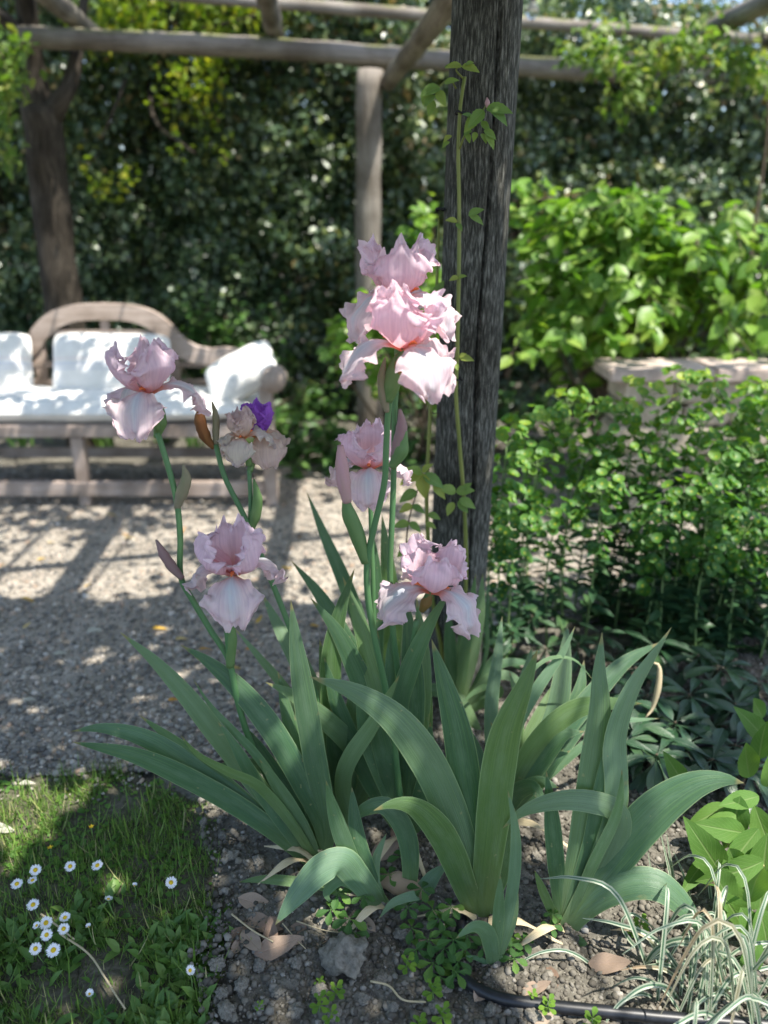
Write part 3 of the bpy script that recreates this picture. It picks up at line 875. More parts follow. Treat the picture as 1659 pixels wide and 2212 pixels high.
def cushion(name, size, puff, M3, c, material, label, group=None, stripes=False, n=26, sag=0.0, seed=0):
    """stuffed cushion: two bulging faces meeting in a seam, soft corners"""
    V, UV, F = [], [], []
    w, h = size
    for side in (1, -1):
        base = len(V)
        for i in range(n + 1):
            for j in range(n + 1):
                s = i / n * 2 - 1; t = j / n * 2 - 1
                pin = 1 - 0.05 * (1 - abs(s) ** 2) * abs(t) ** 3
                pin2 = 1 - 0.05 * (1 - abs(t) ** 2) * abs(s) ** 3
                cr = (s * t) ** 4
                x = s * w / 2 * pin2 * (1 - .10 * cr); y = t * h / 2 * pin * (1 - .14 * cr)
                th = puff / 2 * ((1 - abs(s) ** 3.2) ** 0.6) * ((1 - abs(t) ** 3.2) ** 0.6) + 0.006 * (1 - max(abs(s), abs(t)) ** 12)
                wr = mnoise.noise(Vector((x * 7 + seed, y * 7, side * 3.0))) * 0.16 + mnoise.noise(Vector((x * 18, y * 18 + seed, side * 2.0))) * 0.06
                th *= 1 + wr
                z = side * th - sag * (s * s) 
                V.append(M3 @ Vector((x, y, z)) + c); UV.append((s * .5 + .5, t * .5 + .5))
        for i in range(n):
            for j in range(n):
                a = base + i * (n + 1) + j
                q = (a, a + n + 1, a + n + 2, a + 1)
                F.append(q if side > 0 else q[::-1])
    o = obj(name, mesh_data(name, V, F, material, UV, off=c))
    o.location = c
    return tag(o, label, 'cushion', group)
I3 = Matrix.Identity(3)
cushion('seat_cushion', (2.0, 0.56), 0.13, I3, bp(-0.02, 0.27, 0.492), M['cloth'], 'long white linen cushion lying on the seat of the bench', seed=1)
def back_rot(leanx, rz=0.0, roll=0.0):
    return Matrix.Rotation(rz, 3, 'Z') @ Matrix.Rotation(radians(90) - leanx, 3, 'X') @ Matrix.Rotation(roll, 3, 'Z')
cushion('back_cushion', (0.68, 0.38), 0.18, back_rot(radians(20), 0, radians(-1)), bp(0.09, 0.42, 0.668), M['cloth_striped'], 'large white striped cushion leaning against the middle of the bench back', seed=4)
cushion('back_cushion', (0.62, 0.38), 0.18, back_rot(radians(20), 0.05, radians(2)), bp(-0.65, 0.42, 0.665), M['cloth_striped'], 'white striped cushion at the end of the bench cut off by the picture edge', seed=9)
cushion('throw_pillow', (0.42, 0.28), 0.15, back_rot(radians(40), radians(-25), radians(36)), bp(0.84, 0.24, 0.655), M['cloth'], 'small white pillow tipped up against the scrolled arm of the bench', seed=14)

# ================================================================== BACKGROUND PLANTS
def leaf_cloud(N, centre_fn, size, nrm_bias, tilt=0.8, tb=(0, -0.2, -0.35)):
    p = centre_fn(N)
    N = len(p)
    n = RNG.normal(0, tilt, (N, 3)) + np.array(nrm_bias)
    t = RNG.normal(0, 0.8, (N, 3)) + np.array(tb)
    s = RNG.uniform(size[0], size[1], N)
    return p, frames(n, t), s
def hedge_block(name, label, x0, x1, y0, y1, ztop, N, size, material, cat='hedge', seed=0, holes=0.0, stems=12, bias=(0, -0.35, 0.75)):
    root = thing(name, ((x0 + x1) / 2, (y0 + y1) / 2, 0), label, cat)
    def fn(N):
        x = RNG.uniform(x0, x1, N); z = ztop * RNG.uniform(0.0, 1, N) ** 0.9 + 0.05
        d = RNG.uniform(0, 1, N) ** 1.6
        b = np.array([mnoise.noise(Vector((a * 1.6 + seed, c * 1.6, 0))) * 0.42 + mnoise.noise(Vector((a * 4.5 + seed, c * 4.5, 2))) * 0.20 for a, c in zip(x, z)])
        y = y0 + b + d * (y1 - y0)
        if holes:
            k = np.array([mnoise.noise(Vector((a * 2.6 + seed + 9, c * 2.6, 7))) for a, c in zip(x, z)])
            keep = (k > -holes) | (RNG.uniform(0, 1, N) < 0.15)
            x, y, z = x[keep], y[keep], z[keep]
        top = np.array([ztop - 0.25 + 0.3 * mnoise.noise(Vector((a * 1.3 + seed, 3.3, 0))) for a in x])
        ok = z < top
        return np.stack([x[ok], y[ok], z[ok]], 1)
    p, r, s = leaf_cloud(N, fn, size, bias)
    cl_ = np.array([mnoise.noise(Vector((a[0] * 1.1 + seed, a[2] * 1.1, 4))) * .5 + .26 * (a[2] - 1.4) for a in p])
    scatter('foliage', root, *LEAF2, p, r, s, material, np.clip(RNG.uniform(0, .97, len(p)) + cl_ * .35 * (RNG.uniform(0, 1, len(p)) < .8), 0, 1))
    for k in range(stems):
        x = x0 + (k + 0.5 + R(-.3, .3)) * (x1 - x0) / stems
        y = (y0 + y1) / 2 + R(-.15, .2)
        tpart('stem', root, [(x, y, -0.05), (x + R(-.12, .12), y + R(-.1, .1), ztop * .35), (x + R(-.25, .25), y + R(-.1, .2), ztop * .85)], [0.03, 0.022, 0.008], M['hedge_stem'], 8, 9)
    return root
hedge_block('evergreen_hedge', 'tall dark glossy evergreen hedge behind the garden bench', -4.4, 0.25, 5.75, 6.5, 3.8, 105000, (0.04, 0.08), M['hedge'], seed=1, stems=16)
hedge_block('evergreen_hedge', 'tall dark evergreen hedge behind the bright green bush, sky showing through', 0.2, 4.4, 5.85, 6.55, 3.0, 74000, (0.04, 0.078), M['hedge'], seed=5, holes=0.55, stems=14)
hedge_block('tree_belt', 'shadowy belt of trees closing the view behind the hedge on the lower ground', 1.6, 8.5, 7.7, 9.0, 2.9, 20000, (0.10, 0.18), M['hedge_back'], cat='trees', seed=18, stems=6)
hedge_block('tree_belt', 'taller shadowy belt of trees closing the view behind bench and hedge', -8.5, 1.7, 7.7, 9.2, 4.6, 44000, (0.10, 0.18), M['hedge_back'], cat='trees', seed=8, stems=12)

def tree(name, label, trunk_pts, radii, limbs, blobs, N, size, material, cat='tree', seg=16):
    root = thing(name, trunk_pts[0], label, cat)
    tpart('trunk', root, trunk_pts, radii, M['trunk'], seg, 40, 0.16, 2)
    for pts, rr in limbs:
        tpart('limb', root, pts, rr, M['trunk'], 10, 16, 0.2, 4)
    tot = sum(b[1][0] * b[1][1] * b[1][2] for b in blobs)
    P_ = []
    for c, r in blobs:
        k = int(N * r[0] * r[1] * r[2] / tot)
        d = unit(RNG.normal(0, 1, (k, 3))) * (RNG.uniform(0, 1, (k, 1)) ** 0.5)
        q = np.array(c) + d * np.array(r)
        m_ = np.array([mnoise.noise(Vector(a * 3.2)) for a in q])
        P_.append(q[m_ > -0.12])
    p = np.vstack(P_)
    n = RNG.normal(0, 0.6, (len(p), 3)) + np.array((0, -0.1, 0.8))
    t = RNG.normal(0, 0.8, (len(p), 3)) + np.array((0, 0, -0.5))
    scatter('crown', root, *LEAF2, p, frames(n, t), RNG.uniform(size[0], size[1], len(p)), material, RNG.uniform(0, 1, len(p)))
    return root
tb = Vector((P(132, 640, 5.05).x + 0.03, 5.05, -0.05))
q1, q2, q3 = P(128, 600, 5.05), P(108, 420, 5.05), P(92, 230, 5.03)
tree('maple_tree', 'forked rough barked tree trunk standing behind the bench', [tb, q1, q2, q3], [0.135, 0.118, 0.112, 0.115],
     [([q3 + Vector((-.02, 0, -.06)), P(72, 130, 5.0), P(55, -20, 4.9), P(40, -200, 4.7)], [0.085, 0.062, 0.055, 0.045]),
      ([q3 + Vector((.03, 0, -.04)), P(140, 205, 5.0), P(160, 150, 5.05), P(168, 90, 5.1), P(190, -60, 5.2)], [0.075, 0.045, 0.036, 0.03, 0.02]),
      ([P(72, 130, 5.0), P(30, 60, 4.9), P(-40, 0, 4.8)], [0.05, 0.04, 0.03])],
     [((-2.5, 4.9, 3.7), (1.5, 1.3, 0.8)), ((-2.9, 4.6, 2.55), (0.55, 0.4, 0.5)), ((-1.4, 5.2, 3.9), (1.2, 1.0, 0.6))], 9000, (0.05, 0.09), M['sunny'])
tree('yellow_green_tree', 'yellow green leafy tree lit by the sun above the hedge', (Vector((-1.75, 6.9, -0.05)), Vector((-1.7, 6.8, 1.6)), Vector((-1.65, 6.3, 2.7)), Vector((-1.6, 5.9, 3.2))), [0.09, 0.07, 0.05, 0.03],
     [([(-1.65, 6.3, 2.6), tuple(P(330, 250, 5.6)), tuple(P(420, 330, 5.35))], [0.03, 0.016, 0.006]), ([(-1.65, 6.2, 2.8), tuple(P(420, 60, 5.6)), tuple(P(560, 30, 5.4))], [0.03, 0.016, 0.006]), ([(-1.65, 6.2, 2.7), tuple(P(260, 200, 5.6)), tuple(P(220, 300, 5.4))], [0.03, 0.016, 0.006])],
     [(tuple(P(280, 60, 5.6)), (.42, .3, .26)), (tuple(P(430, 60, 5.6)), (.42, .3, .22)), (tuple(P(560, 20, 5.6)), (.30, .3, .16)), (tuple(P(230, 330, 5.4)), (.2, .15, .32)), (tuple(P(430, 300, 5.4)), (.22, .15, .22)), (tuple(P(400, 190, 5.5)), (.3, .2, .2)), ((-1.8, 6.3, 3.6), (1.0, .5, .4))], 7600, (0.04, 0.075), M['sunny'])
tree('tall_dark_tree', 'tall dark tree rising over the hedge between the pergola logs', (Vector((1.1, 7.3, -0.05)), Vector((1.15, 7.3, 2.0)), Vector((1.2, 7.2, 3.6))), [0.10, 0.08, 0.05],
     [([(1.15, 7.3, 2.2), (0.5, 7.0, 2.9), (0.2, 6.9, 3.3)], [0.03, 0.02, 0.012])],
     [((0.7, 7.0, 3.5), (1.5, 0.6, 0.75)), ((-0.3, 7.2, 3.3), (0.8, 0.5, 0.5)), ((2.6, 7.2, 2.9), (0.8, 0.5, 0.5))], 9000, (0.05, 0.085), M['hedge'])

# bright arching bush
def leafy_bush(name, label, cat, base, shoots, leaf_n, size, mat_small, mat_big, nbig, big_mesh, arch, seed=0, group=None):
    rs = random.Random(seed)
    root = thing(name, base, label, cat, group)
    pos, rot, sz = [], [], []
    big = []
    for k, (end, via) in enumerate(shoots):
        pts = [Vector(base) + Vector((rs.uniform(-.12, .12), rs.uniform(-.1, .1), 0)), Vector(via), Vector(end)]
        if k % 3 == 0:
            tpart('branch', root, pts, [0.011, 0.007, 0.002], M['twig'], 6, 9)
        C = spline(pts, 30)
        Tn = unit(np.gradient(C, axis=0))
        for i in range(leaf_n):
            f = 0.35 + 0.65 * rs.random() ** 0.7
            a = min(29, int(f * 29))
            t = Tn[a]
            sd = unit(np.cross(t, np.array((0, 0, 1)))) * rs.choice((-1, 1))
            d = unit(t * rs.uniform(.2, 1.0) + sd * rs.uniform(.3, 1.0) + np.array((0, 0, rs.uniform(-.7, .15))))
            n = np.array((rs.gauss(0, .4), -0.3 + rs.gauss(0, .4), 0.9))
            p = C[a] + unit(np.array([rs.gauss(0, 1) for _ in range(3)])) * rs.uniform(0, .05)
            pos.append(p); rot.append((n, d)); sz.append(rs.uniform(*size))
    order = sorted(range(len(pos)), key=lambda i: pos[i][1])
    bigset = set(order[::max(1, int(len(order) * 0.7 / max(1, nbig)))][:nbig]) if nbig else set()
    for i in bigset:
        place('leaf', big_mesh, root, pos[i], rot[i][1], rot[i][0], sz[i])
    rest = [i for i in range(len(pos)) if i not in bigset]
    n_ = np.array([rot[i][0] for i in rest]); t_ = np.array([rot[i][1] for i in rest])
    scatter('foliage', root, *LEAF6, np.array([pos[i] for i in rest]), frames(n_, t_), np.array([sz[i] for i in rest]), mat_small, RNG.uniform(0, 1, len(rest)))
    return root
bush_leaf_me = ovate('leaf', 1.0, 0.52, 0.12, 0.7, 0, 8, 5, 'ovate', M['bush_leaf_big'])
rs = random.Random(3)
def shoots_for(specs, rs):
    out = []
    for (c, spread, via, n) in specs:
        for _ in range(n):
            e = Vector(c) + Vector((rs.gauss(0, spread[0]), rs.gauss(0, spread[1]), rs.gauss(0, spread[2])))
            v = Vector(via) + Vector((rs.gauss(0, .18), rs.gauss(0, .15), rs.gauss(0, .1)))
            out.append((e, v))
    return out
def bpx(u, v, y): return tuple(P(u, v, y))
spec = [(bpx(1230, 480, 4.15), (.10, .15, .06), bpx(1330, 500, 4.4), 14), (bpx(1180, 590, 4.05), (.10, .15, .08), bpx(1300, 560, 4.4), 16), (bpx(1340, 470, 4.1), (.10, .15, .05), bpx(1370, 520, 4.4), 14),
        (bpx(1460, 560, 4.1), (.12, .15, .07), bpx(1420, 530, 4.4), 14), (bpx(1590, 640, 4.1), (.12, .15, .08), bpx(1480, 560, 4.4), 16), (bpx(1160, 740, 4.0), (.10, .15, .06), bpx(1260, 650, 4.3), 14),
        (bpx(1290, 650, 3.9), (.12, .12, .08), bpx(1330, 570, 4.3), 16), (bpx(1430, 690, 3.95), (.12, .12, .06), bpx(1400, 590, 4.3), 12), (bpx(1620, 760, 4.0), (.10, .15, .06), bpx(1520, 620, 4.3), 12), (bpx(1290, 770, 3.9), (.12, .12, .04), bpx(1320, 640, 4.25), 12),
        (bpx(1120, 420, 4.2), (.05, .1, .04), bpx(1260, 500, 4.4), 5), (bpx(1560, 520, 4.3), (.1, .1, .06), bpx(1480, 520, 4.5), 8)]
leafy_bush('flowering_shrub', 'big bright green arching bush beyond the post, sunlit large leaves', 'bush', (1.45, 4.5, -0.02), shoots_for(spec, rs), 22, (0.065, 0.125), M['bush'], M['bush_leaf_big'], 280, bush_leaf_me, 0, 3)
spec = [(bpx(905, 450, 4.3), (.05, .1, .09), bpx(900, 640, 4.5), 6), (bpx(760, 660, 4.3), (.06, .1, .06), bpx(830, 720, 4.5), 7), (bpx(720, 720, 4.3), (.06, .1, .06), bpx(800, 760, 4.5), 5), (bpx(850, 780, 4.3), (.08, .1, .06), bpx(850, 800, 4.5), 5), (bpx(900, 560, 4.4), (.06, .1, .08), bpx(890, 700, 4.5), 5)]
leafy_bush('leafy_shrub', 'loose light green shrub beside the far post of the pergola', 'bush', (0.2, 4.75, -0.02), shoots_for(spec, rs), 18, (0.06, 0.11), M['bush'], None, 0, None, 0, 5)
spec = [(bpx(690, 960, 4.6), (.10, .1, .09), bpx(690, 1000, 4.7), 14), (bpx(640, 900, 4.8), (.08, .1, .08), bpx(650, 960, 4.8), 10), (bpx(740, 1020, 4.5), (.10, .1, .05), bpx(730, 1040, 4.6), 9), (bpx(660, 1030, 4.5), (.10, .1, .04), bpx(670, 1040, 4.6), 8)]
leafy_bush('leafy_shrub', 'low leafy shrub on the ground between the bench and the far post', 'bush', (-0.4, 4.85, -0.02), shoots_for(spec, rs), 16, (0.05, 0.10), M['low'], None, 0, None, 0, 6)
spec = [(bpx(500, 690, 5.5), (.22, .1, .12), bpx(480, 800, 5.6), 16), (bpx(430, 640, 5.5), (.12, .1, .1), bpx(460, 800, 5.6), 7), (bpx(700, 850, 5.4), (.12, .1, .12), bpx(650, 900, 5.5), 14)]
leafy_bush('leafy_shrub', 'pale leafed shrub against the dark hedge just above the bench', 'bush', (-0.95, 5.6, -0.02), shoots_for(spec, rs), 16, (0.05, 0.09), M['low'], None, 0, None, 0, 7)
spec = [(bpx(1100, 880, 4.6), (.14, .1, .06), bpx(1100, 940, 4.7), 12), (bpx(1200, 900, 4.6), (.14, .1, .06), bpx(1200, 960, 4.7), 10), (bpx(930, 900, 4.7), (.1, .1, .08), bpx(930, 960, 4.8), 9), (bpx(870, 980, 4.6), (.1, .1, .06), bpx(880, 1010, 4.7), 8)]
leafy_bush('leafy_shrub', 'low grey green undergrowth behind the near post beside the gravel', 'bush', (0.62, 4.9, -0.02), shoots_for(spec, rs), 15, (0.045, 0.08), M['low'], None, 0, None, 0, 9)
# strap-leaved plants behind the bench
for k, (x, y) in enumerate(((-2.35, 4.85), (-1.85, 4.95), (-1.25, 4.9), (-0.85, 5.0), (-1.55, 5.2))):
    root = thing('strap_plant', (x, y, -0.02), 'tuft of arching green strap leaves behind the bench legs', 'plant', 'strap leaved tufts behind the bench')
    for i in range(22):
        a = R(0, 2 * pi); l = R(.18, .36); h = R(.16, .32)
        b = Vector((x + R(-.05, .05), y + R(-.05, .05), -0.02))
        C = spline([b, b + Vector((cos(a) * l * .4, sin(a) * l * .4, h)), b + Vector((cos(a) * l, sin(a) * l, h * R(.5, .9)))], 7)
        sd = np.array((-sin(a), cos(a), 0)) * 0.008
        V, F, U = [], [], []
        for q, c in enumerate(C):
            w = (1 - (q / 6) ** 2) + 0.05
            V += [c - sd * w, c + sd * w]; U += [(0, q / 6), (1, q / 6)]
            if q: F.append((2 * q - 2, 2 * q - 1, 2 * q + 1, 2 * q))
        part('leaf', root, V, F, M['low'], U, {'rnd': R()})

# low stone wall behind the spurge
wall = thing('stone_wall', (1.9, 3.75, 0), 'low rubble stone wall with pale pinkish coping slabs behind the spurge', 'wall')
rsw = random.Random(5)
z = -0.02
while z < 0.60:
    h = rsw.uniform(.10, .15); x = 1.12 + rsw.uniform(-.02, .02)
    while x < 2.9:
        w = rsw.uniform(.16, .34)
        board('stone', wall, (x + w / 2, 3.78 + rsw.uniform(-.012, .012), z + h / 2), (w / 2 - .004, 0.13, h / 2 - .004), M['limestone'], bev=0.014)
        x += w
    z += h
x = 1.06
while x < 2.95:
    w = rsw.uniform(.42, .6)
    board('coping_slab', wall, (x + w / 2, 3.77, z + 0.028), (w / 2 - .004, 0.17, 0.03), M['coping'], bev=0.008)
    x += w

# ---- climber on the pergola: sprays over the far beam plus an unseen shade canopy added overhead
vine = thing('climbing_vine', (2.2, 5.1, -0.02), 'light green climbing vine hanging over the pergola beams, plus an unseen added shade canopy', 'vine')
vp, vn, vt, vs = [], [], [], []
def vine_leaf(p, s, bias=(0, -0.25, 0.9)):
    vp.append(p); vn.append(np.array(bias) + RNG.normal(0, .45, 3)); vt.append(RNG.normal(0, .7, 3) + np.array((0, -.1, -.6))); vs.append(s)
for (u, v, y, ru, rv, n) in ((1300, 120, 4.9, 38, 40, 130), (1370, 175, 4.9, 35, 50, 130), (1240, 105, 5.0, 30, 25, 50), (1480, 95, 4.9, 60, 30, 130), (1590, 130, 4.8, 60, 40, 170), (1420, 130, 4.95, 40, 25, 70), (1330, 230, 4.9, 25, 25, 35), (1640, 160, 4.8, 30, 30, 60), (1530, 60, 5.0, 60, 30, 60), (1300, 50, 5.1, 40, 25, 40),
                             (10, 110, 4.6, 40, 50, 120), (25, 170, 4.5, 35, 40, 80), (5, 240, 4.6, 25, 60, 70), (15, 330, 4.7, 25, 40, 40)):
    for _ in range(n):
        vine_leaf(P(u + random.gauss(0, ru * .6), v + random.gauss(0, rv * .6), y + R(-.12, .12)), R(.035, .075))
tpart('stem', vine, [(2.45, 5.35, -0.05), (2.4, 5.3, 1.2), P(1659, 210, 5.2), P(1560, 130, 5.0), P(1420, 120, 4.95), P(1300, 110, 4.9)], [0.014, 0.012, 0.01, 0.008, 0.006, 0.003], M['twig'], 8, 30)
tpart('stem', vine, [P(1340, 120, 4.9), P(1365, 190, 4.88), P(1350, 250, 4.9)], [0.004, 0.003, 0.002], M['twig'], 6, 8)
tpart('stem', vine, [P(-60, 60, 4.7), P(5, 120, 4.6), P(20, 220, 4.6), P(12, 340, 4.7)], [0.008, 0.006, 0.004, 0.002], M['twig'], 6, 12)
# canopy added for shade over the near bay (above the picture): leaves with gaps, so the sun falls in patches
HOLES = []
def hole(p, r):           # keep the sun's path to p clear
    k = (2.66 - p[2]) / SUN.z
    HOLES.append((p[0] + SUN.x * k, p[1] + SUN.y * k, r + .09))
hole(P(900, 720, 1.45), 0.12); hole(P(1420, 1500, 1.75), 0.07); hole(P(1450, 1950, 1.30), 0.11); hole(P(1540, 2120, 1.1), 0.2); hole(P(1400, 2160, 1.08), 0.12); hole(G(1640, 1900), 0.16)
hole(G(1590, 1850, .1), 0.13); hole(P(1300, 1420, 1.6), 0.05); hole(P(1290, 1700, 1.5), 0.05); hole(P(760, 1370, 1.75), 0.06); hole(P(15, 1780, 1.6), 0.08)
hole(P(1230, 1370, 1.95), 0.05); hole(P(1350, 1760, 1.4), 0.04); hole(P(660, 1960, 1.3), 0.02)
def shade_density(x, y):
    e = mnoise.noise(Vector((x * 1.7, y * 1.7, 4.0)))
    e2 = mnoise.noise(Vector((x * 4.5, y * 4.5, 8.0)))
    xr = 1.12 + 0.25 * e
    yt = 2.12 + 0.22 * e + 0.12 * e2 - 0.18 * max(0, x - .3)
    d = 1.0 if (-1.15 < x < xr and -0.6 < y < yt) else 0.0
    if d == 0 and -2.6 < x < 2.6 and -.6 < y < 4.0:
        d = 0.10 if e2 < 0.12 else 0.45
        if x > xr and y < 2.0: d = 0.03 if e2 < 0.02 else 0.5
        if 1.25 < x < 2.35 and 0.9 + .2 * e < y < 1.62 + .2 * e2: d = 0.95  # extra dense patch, added to shade the ground under the rosettes
        if x > 1.05 and y > 1.75: d = 0.03
        if y > 2.2: d = 0.02 if e < 0.1 else 0.2
        if y > 2.9 and x < 0.3: d = 0.08 if e2 < 0.0 else 0.6
    for hx, hy, hr in HOLES:
        if (x - hx) ** 2 + (y - hy) ** 2 < hr * hr: return 0.0
    return d
cn = 0
while cn < 34000:
    x = R(-2.5, 2.6); y = R(-0.6, 4.3)
    d = shade_density(x, y)
    if R() < d:
        vine_leaf(Vector((x, y, 2.66 + R(-.07, .07))), R(.08, .13), (0, 0, 1.2))
    cn += 1
for k in range(9):
    x0 = -1.2 + k * 0.33
    tpart('stem', vine, [(x0 + R(-.1, .1), 4.2, 2.66), (x0 + R(-.2, .2), 2.8, 2.68), (x0 + R(-.2, .2), 1.4, 2.65), (x0 + R(-.2, .2), -0.6, 2.68)], [0.006, 0.009, 0.009, 0.006], M['twig'], 6, 18)
scatter('foliage', vine, *LEAF6, np.array([tuple(p) for p in vp]), frames(np.array(vn), np.array(vt)), np.array(vs), M['vine'], RNG.uniform(0, 1, len(vp)))

# festoon bulb hanging from the thin pole
bp0 = P(1150, 16, 4.75)
bulb = thing('festoon_bulb', bp0, 'clear glass festoon bulb hanging by the near post top', 'light bulb')
tpart('bulb', bulb, [bp0 + Vector((0, 0, .03)), bp0 + Vector((0, 0, .015)), bp0 + Vector((0, 0, -.015)), bp0 + Vector((0, 0, -.045)), bp0 + Vector((0, 0, -.06))], [.014, .026, .036, .028, .004], M['glass'], 16, 16)
tpart('socket', bulb, [bp0 + Vector((0, 0, .03)), bp0 + Vector((0, 0, .09))], [.017, .017], M['bulb_cap'], 12, 4)
tpart('cable', bulb, [bp0 + Vector((-.5, .02, .17)), bp0 + Vector((0, 0, .09)), bp0 + Vector((.5, 0.02, .19))], [.004, .004], M['bulb_cap'], 6, 12)

# ================================================================== SPURGE (euphorbia)
BR_V = [(0, 0, 0.04)]; BR_F = []; BR_A = [0.0]
for ring, (r_, z_) in enumerate(((0.45, 0.02), (1.0, 0.28))):
    for j in range(9):
        th = 2 * pi * j / 9
        BR_V.append((cos(th) * r_, sin(th) * r_, z_)); BR_A.append(r_)
for j in range(9):
    k = (j + 1) % 9
    BR_F += [(0, 1 + j, 1 + k), (1 + j, 10 + j, 10 + k), (1 + j, 10 + k, 1 + k)]
def euphorbia(label, stems, seed, leafy=1.0, bract=(0.0135, 0.0205)):
    rs = random.Random(seed)
    b0 = stems[0][0]
    root = thing('spurge_plant', (b0[0], b0[1], -0.01), label, 'spurge', 'spurge plants beside the near post')
    for base, top in stems:
        base = Vector(base); top = Vector(top)
        mid = base.lerp(top, 0.5) + Vector((rs.uniform(-.03, .03), rs.uniform(-.02, .02), 0.02))
        C = spline([base, mid, top], 24)
        Tn = unit(np.gradient(C, axis=0))
        L = (top - base).length
        ms = [tube([base, mid, top], [0.0042, 0.0036, 0.0022], 7, 16)]
        bpos, bn, bs = [], [], []
        lpos, ln_, lt, ls = [], [], [], []
        for i in range(int(70 * leafy * L / 0.6)):
            f = rs.uniform(0.03, 0.74)
            a = int(f * 23)
            th = rs.uniform(0, 2 * pi)
            d = Vector((cos(th), sin(th), rs.uniform(-.25, .45)))
            lpos.append(C[a]); lt.append(tuple(d)); ln_.append((-cos(th) * .5 + rs.gauss(0, .2), -sin(th) * .5 + rs.gauss(0, .2), 1)); ls.append(rs.uniform(.05, .095) * (1.2 - .7 * f))
        nr = rs.randint(7, 10)
        rays = []
        for k in range(nr):
            rays.append((top, 2 * pi * k / nr + rs.uniform(-.2, .2), rs.uniform(.05, .085), rs.uniform(.5, 1.2)))
        for k in range(int(22 * L / 0.6)):
            a = int(rs.uniform(0.55, 0.97) * 23)
            rays.append((Vector(C[a]), rs.uniform(0, 2 * pi), rs.uniform(.035, .08), rs.uniform(.5, 1.5)))
        for (p, th, l, up) in rays:
            d = Vector((cos(th), sin(th), up)).normalized()
            e = p + d * l
            ms.append(tube([p, e], [0.0013, 0.0010], 4, 2, False))
            for q in range(rs.choice((1, 2, 2, 3))):
                o = Vector((rs.gauss(0, .012), rs.gauss(0, .012), rs.gauss(0.004, .009))) if q else Vector((0, 0, 0))
                bpos.append(tuple(e + o)); bn.append((d.x * .8 + rs.gauss(0, .25), d.y * .8 - .25 + rs.gauss(0, .25), .8)); bs.append(rs.uniform(*bract))
        v, f, u = merge(*ms)
        st = part('stem', root, v, f, M['spurge_stem'], u)
        n = len(bpos)
        rt = frames(np.roll(np.array(bn), 1, axis=1), np.array(bn))
        # cup axis along bn: template z
        z_ = unit(np.array(bn)); x_ = unit(np.cross(z_, np.array((0.3, 0.9, 0.1)))); y_ = np.cross(z_, x_)
        rt = np.stack([x_, y_, z_], axis=2)
        hgt = np.clip((np.array(bpos)[:, 2] - 0.35) / 0.6, 0, 1)  # bracts turn paler with height, sunlit tops put into their colour
        scatter('bract', st, BR_V, BR_F, np.array(bpos), rt, np.array(bs), M['bract'], np.clip(hgt * .68 + RNG.uniform(0, .5, n) ** 1.2 - .06, 0, 1), smooth=True, tattr={'rad': np.array(BR_A)})
        sc3 = np.stack([np.array(ls) * .62, np.array(ls), np.array(ls)], 1)
        scatter('stem_leaf', st, *LEAF6, np.array(lpos), frames(np.array(ln_), np.array(lt)), sc3, M['euph_leaf'], RNG.uniform(0, 1, len(lpos)))
    return root
rs = random.Random(21)
def estem(ub, vb, ut, vt, y):
    b = P(ub, vb, y); b = Vector((b.x, y, -0.02))
    return (tuple(b), tuple(P(ut, vt, y + rs.uniform(-.1, .1))))
def estems(lst, dup=True):
    out = []
    for a in lst:
        out.append(estem(*a))
        if dup: out.append(estem(a[0] + rs.uniform(-30, 30), a[1], a[2] + rs.uniform(-45, 45), a[3] + rs.uniform(-30, 70), a[4] + rs.uniform(-.12, .12)))
    return out
euphorbia('bushy spurge with lime green cupped bracts right against the near post', estems([(1085, 1420, 1095, 960, 2.42), (1110, 1430, 1130, 930, 2.5), (1075, 1400, 1075, 1100, 2.3), (1120, 1420, 1160, 1010, 2.45), (1090, 1430, 1110, 1150, 2.28), (1130, 1430, 1190, 925, 2.55)], False), 1, .45)
euphorbia('airy spurge with the sunlit gravel showing between its thin stems', estems([(1190, 1400, 1230, 880, 2.62), (1210, 1400, 1260, 990, 2.55), (1230, 1420, 1290, 900, 2.65), (1180, 1420, 1200, 1120, 2.4), (1260, 1420, 1300, 1070, 2.4)], False), 2, .4)
euphorbia('tall leaning spurge with a thick pale stem in front of the stone wall', estems([(1300, 1420, 1390, 860, 2.62), (1330, 1420, 1480, 835, 2.7), (1360, 1420, 1450, 930, 2.6), (1320, 1430, 1360, 980, 2.5), (1290, 1430, 1330, 900, 2.6), (1380, 1420, 1540, 850, 2.7)], False), 3)
euphorbia('dense spurge mound with broad green bracts above the dark glossy shrub', estems([(1420, 1430, 1520, 920, 2.6), (1450, 1430, 1570, 1010, 2.45), (1480, 1430, 1600, 900, 2.65), (1440, 1440, 1480, 1080, 2.35), (1500, 1440, 1560, 1120, 2.3), (1400, 1440, 1420, 1120, 2.35), (1470, 1430, 1640, 860, 2.75)]), 4)
euphorbia('spurge clump at the picture edge above the foxglove leaves', estems([(1560, 1430, 1630, 990, 2.5), (1590, 1430, 1660, 1080, 2.4), (1610, 1430, 1700, 900, 2.7), (1570, 1440, 1610, 1150, 2.3), (1640, 1430, 1690, 1180, 2.3)]), 5)

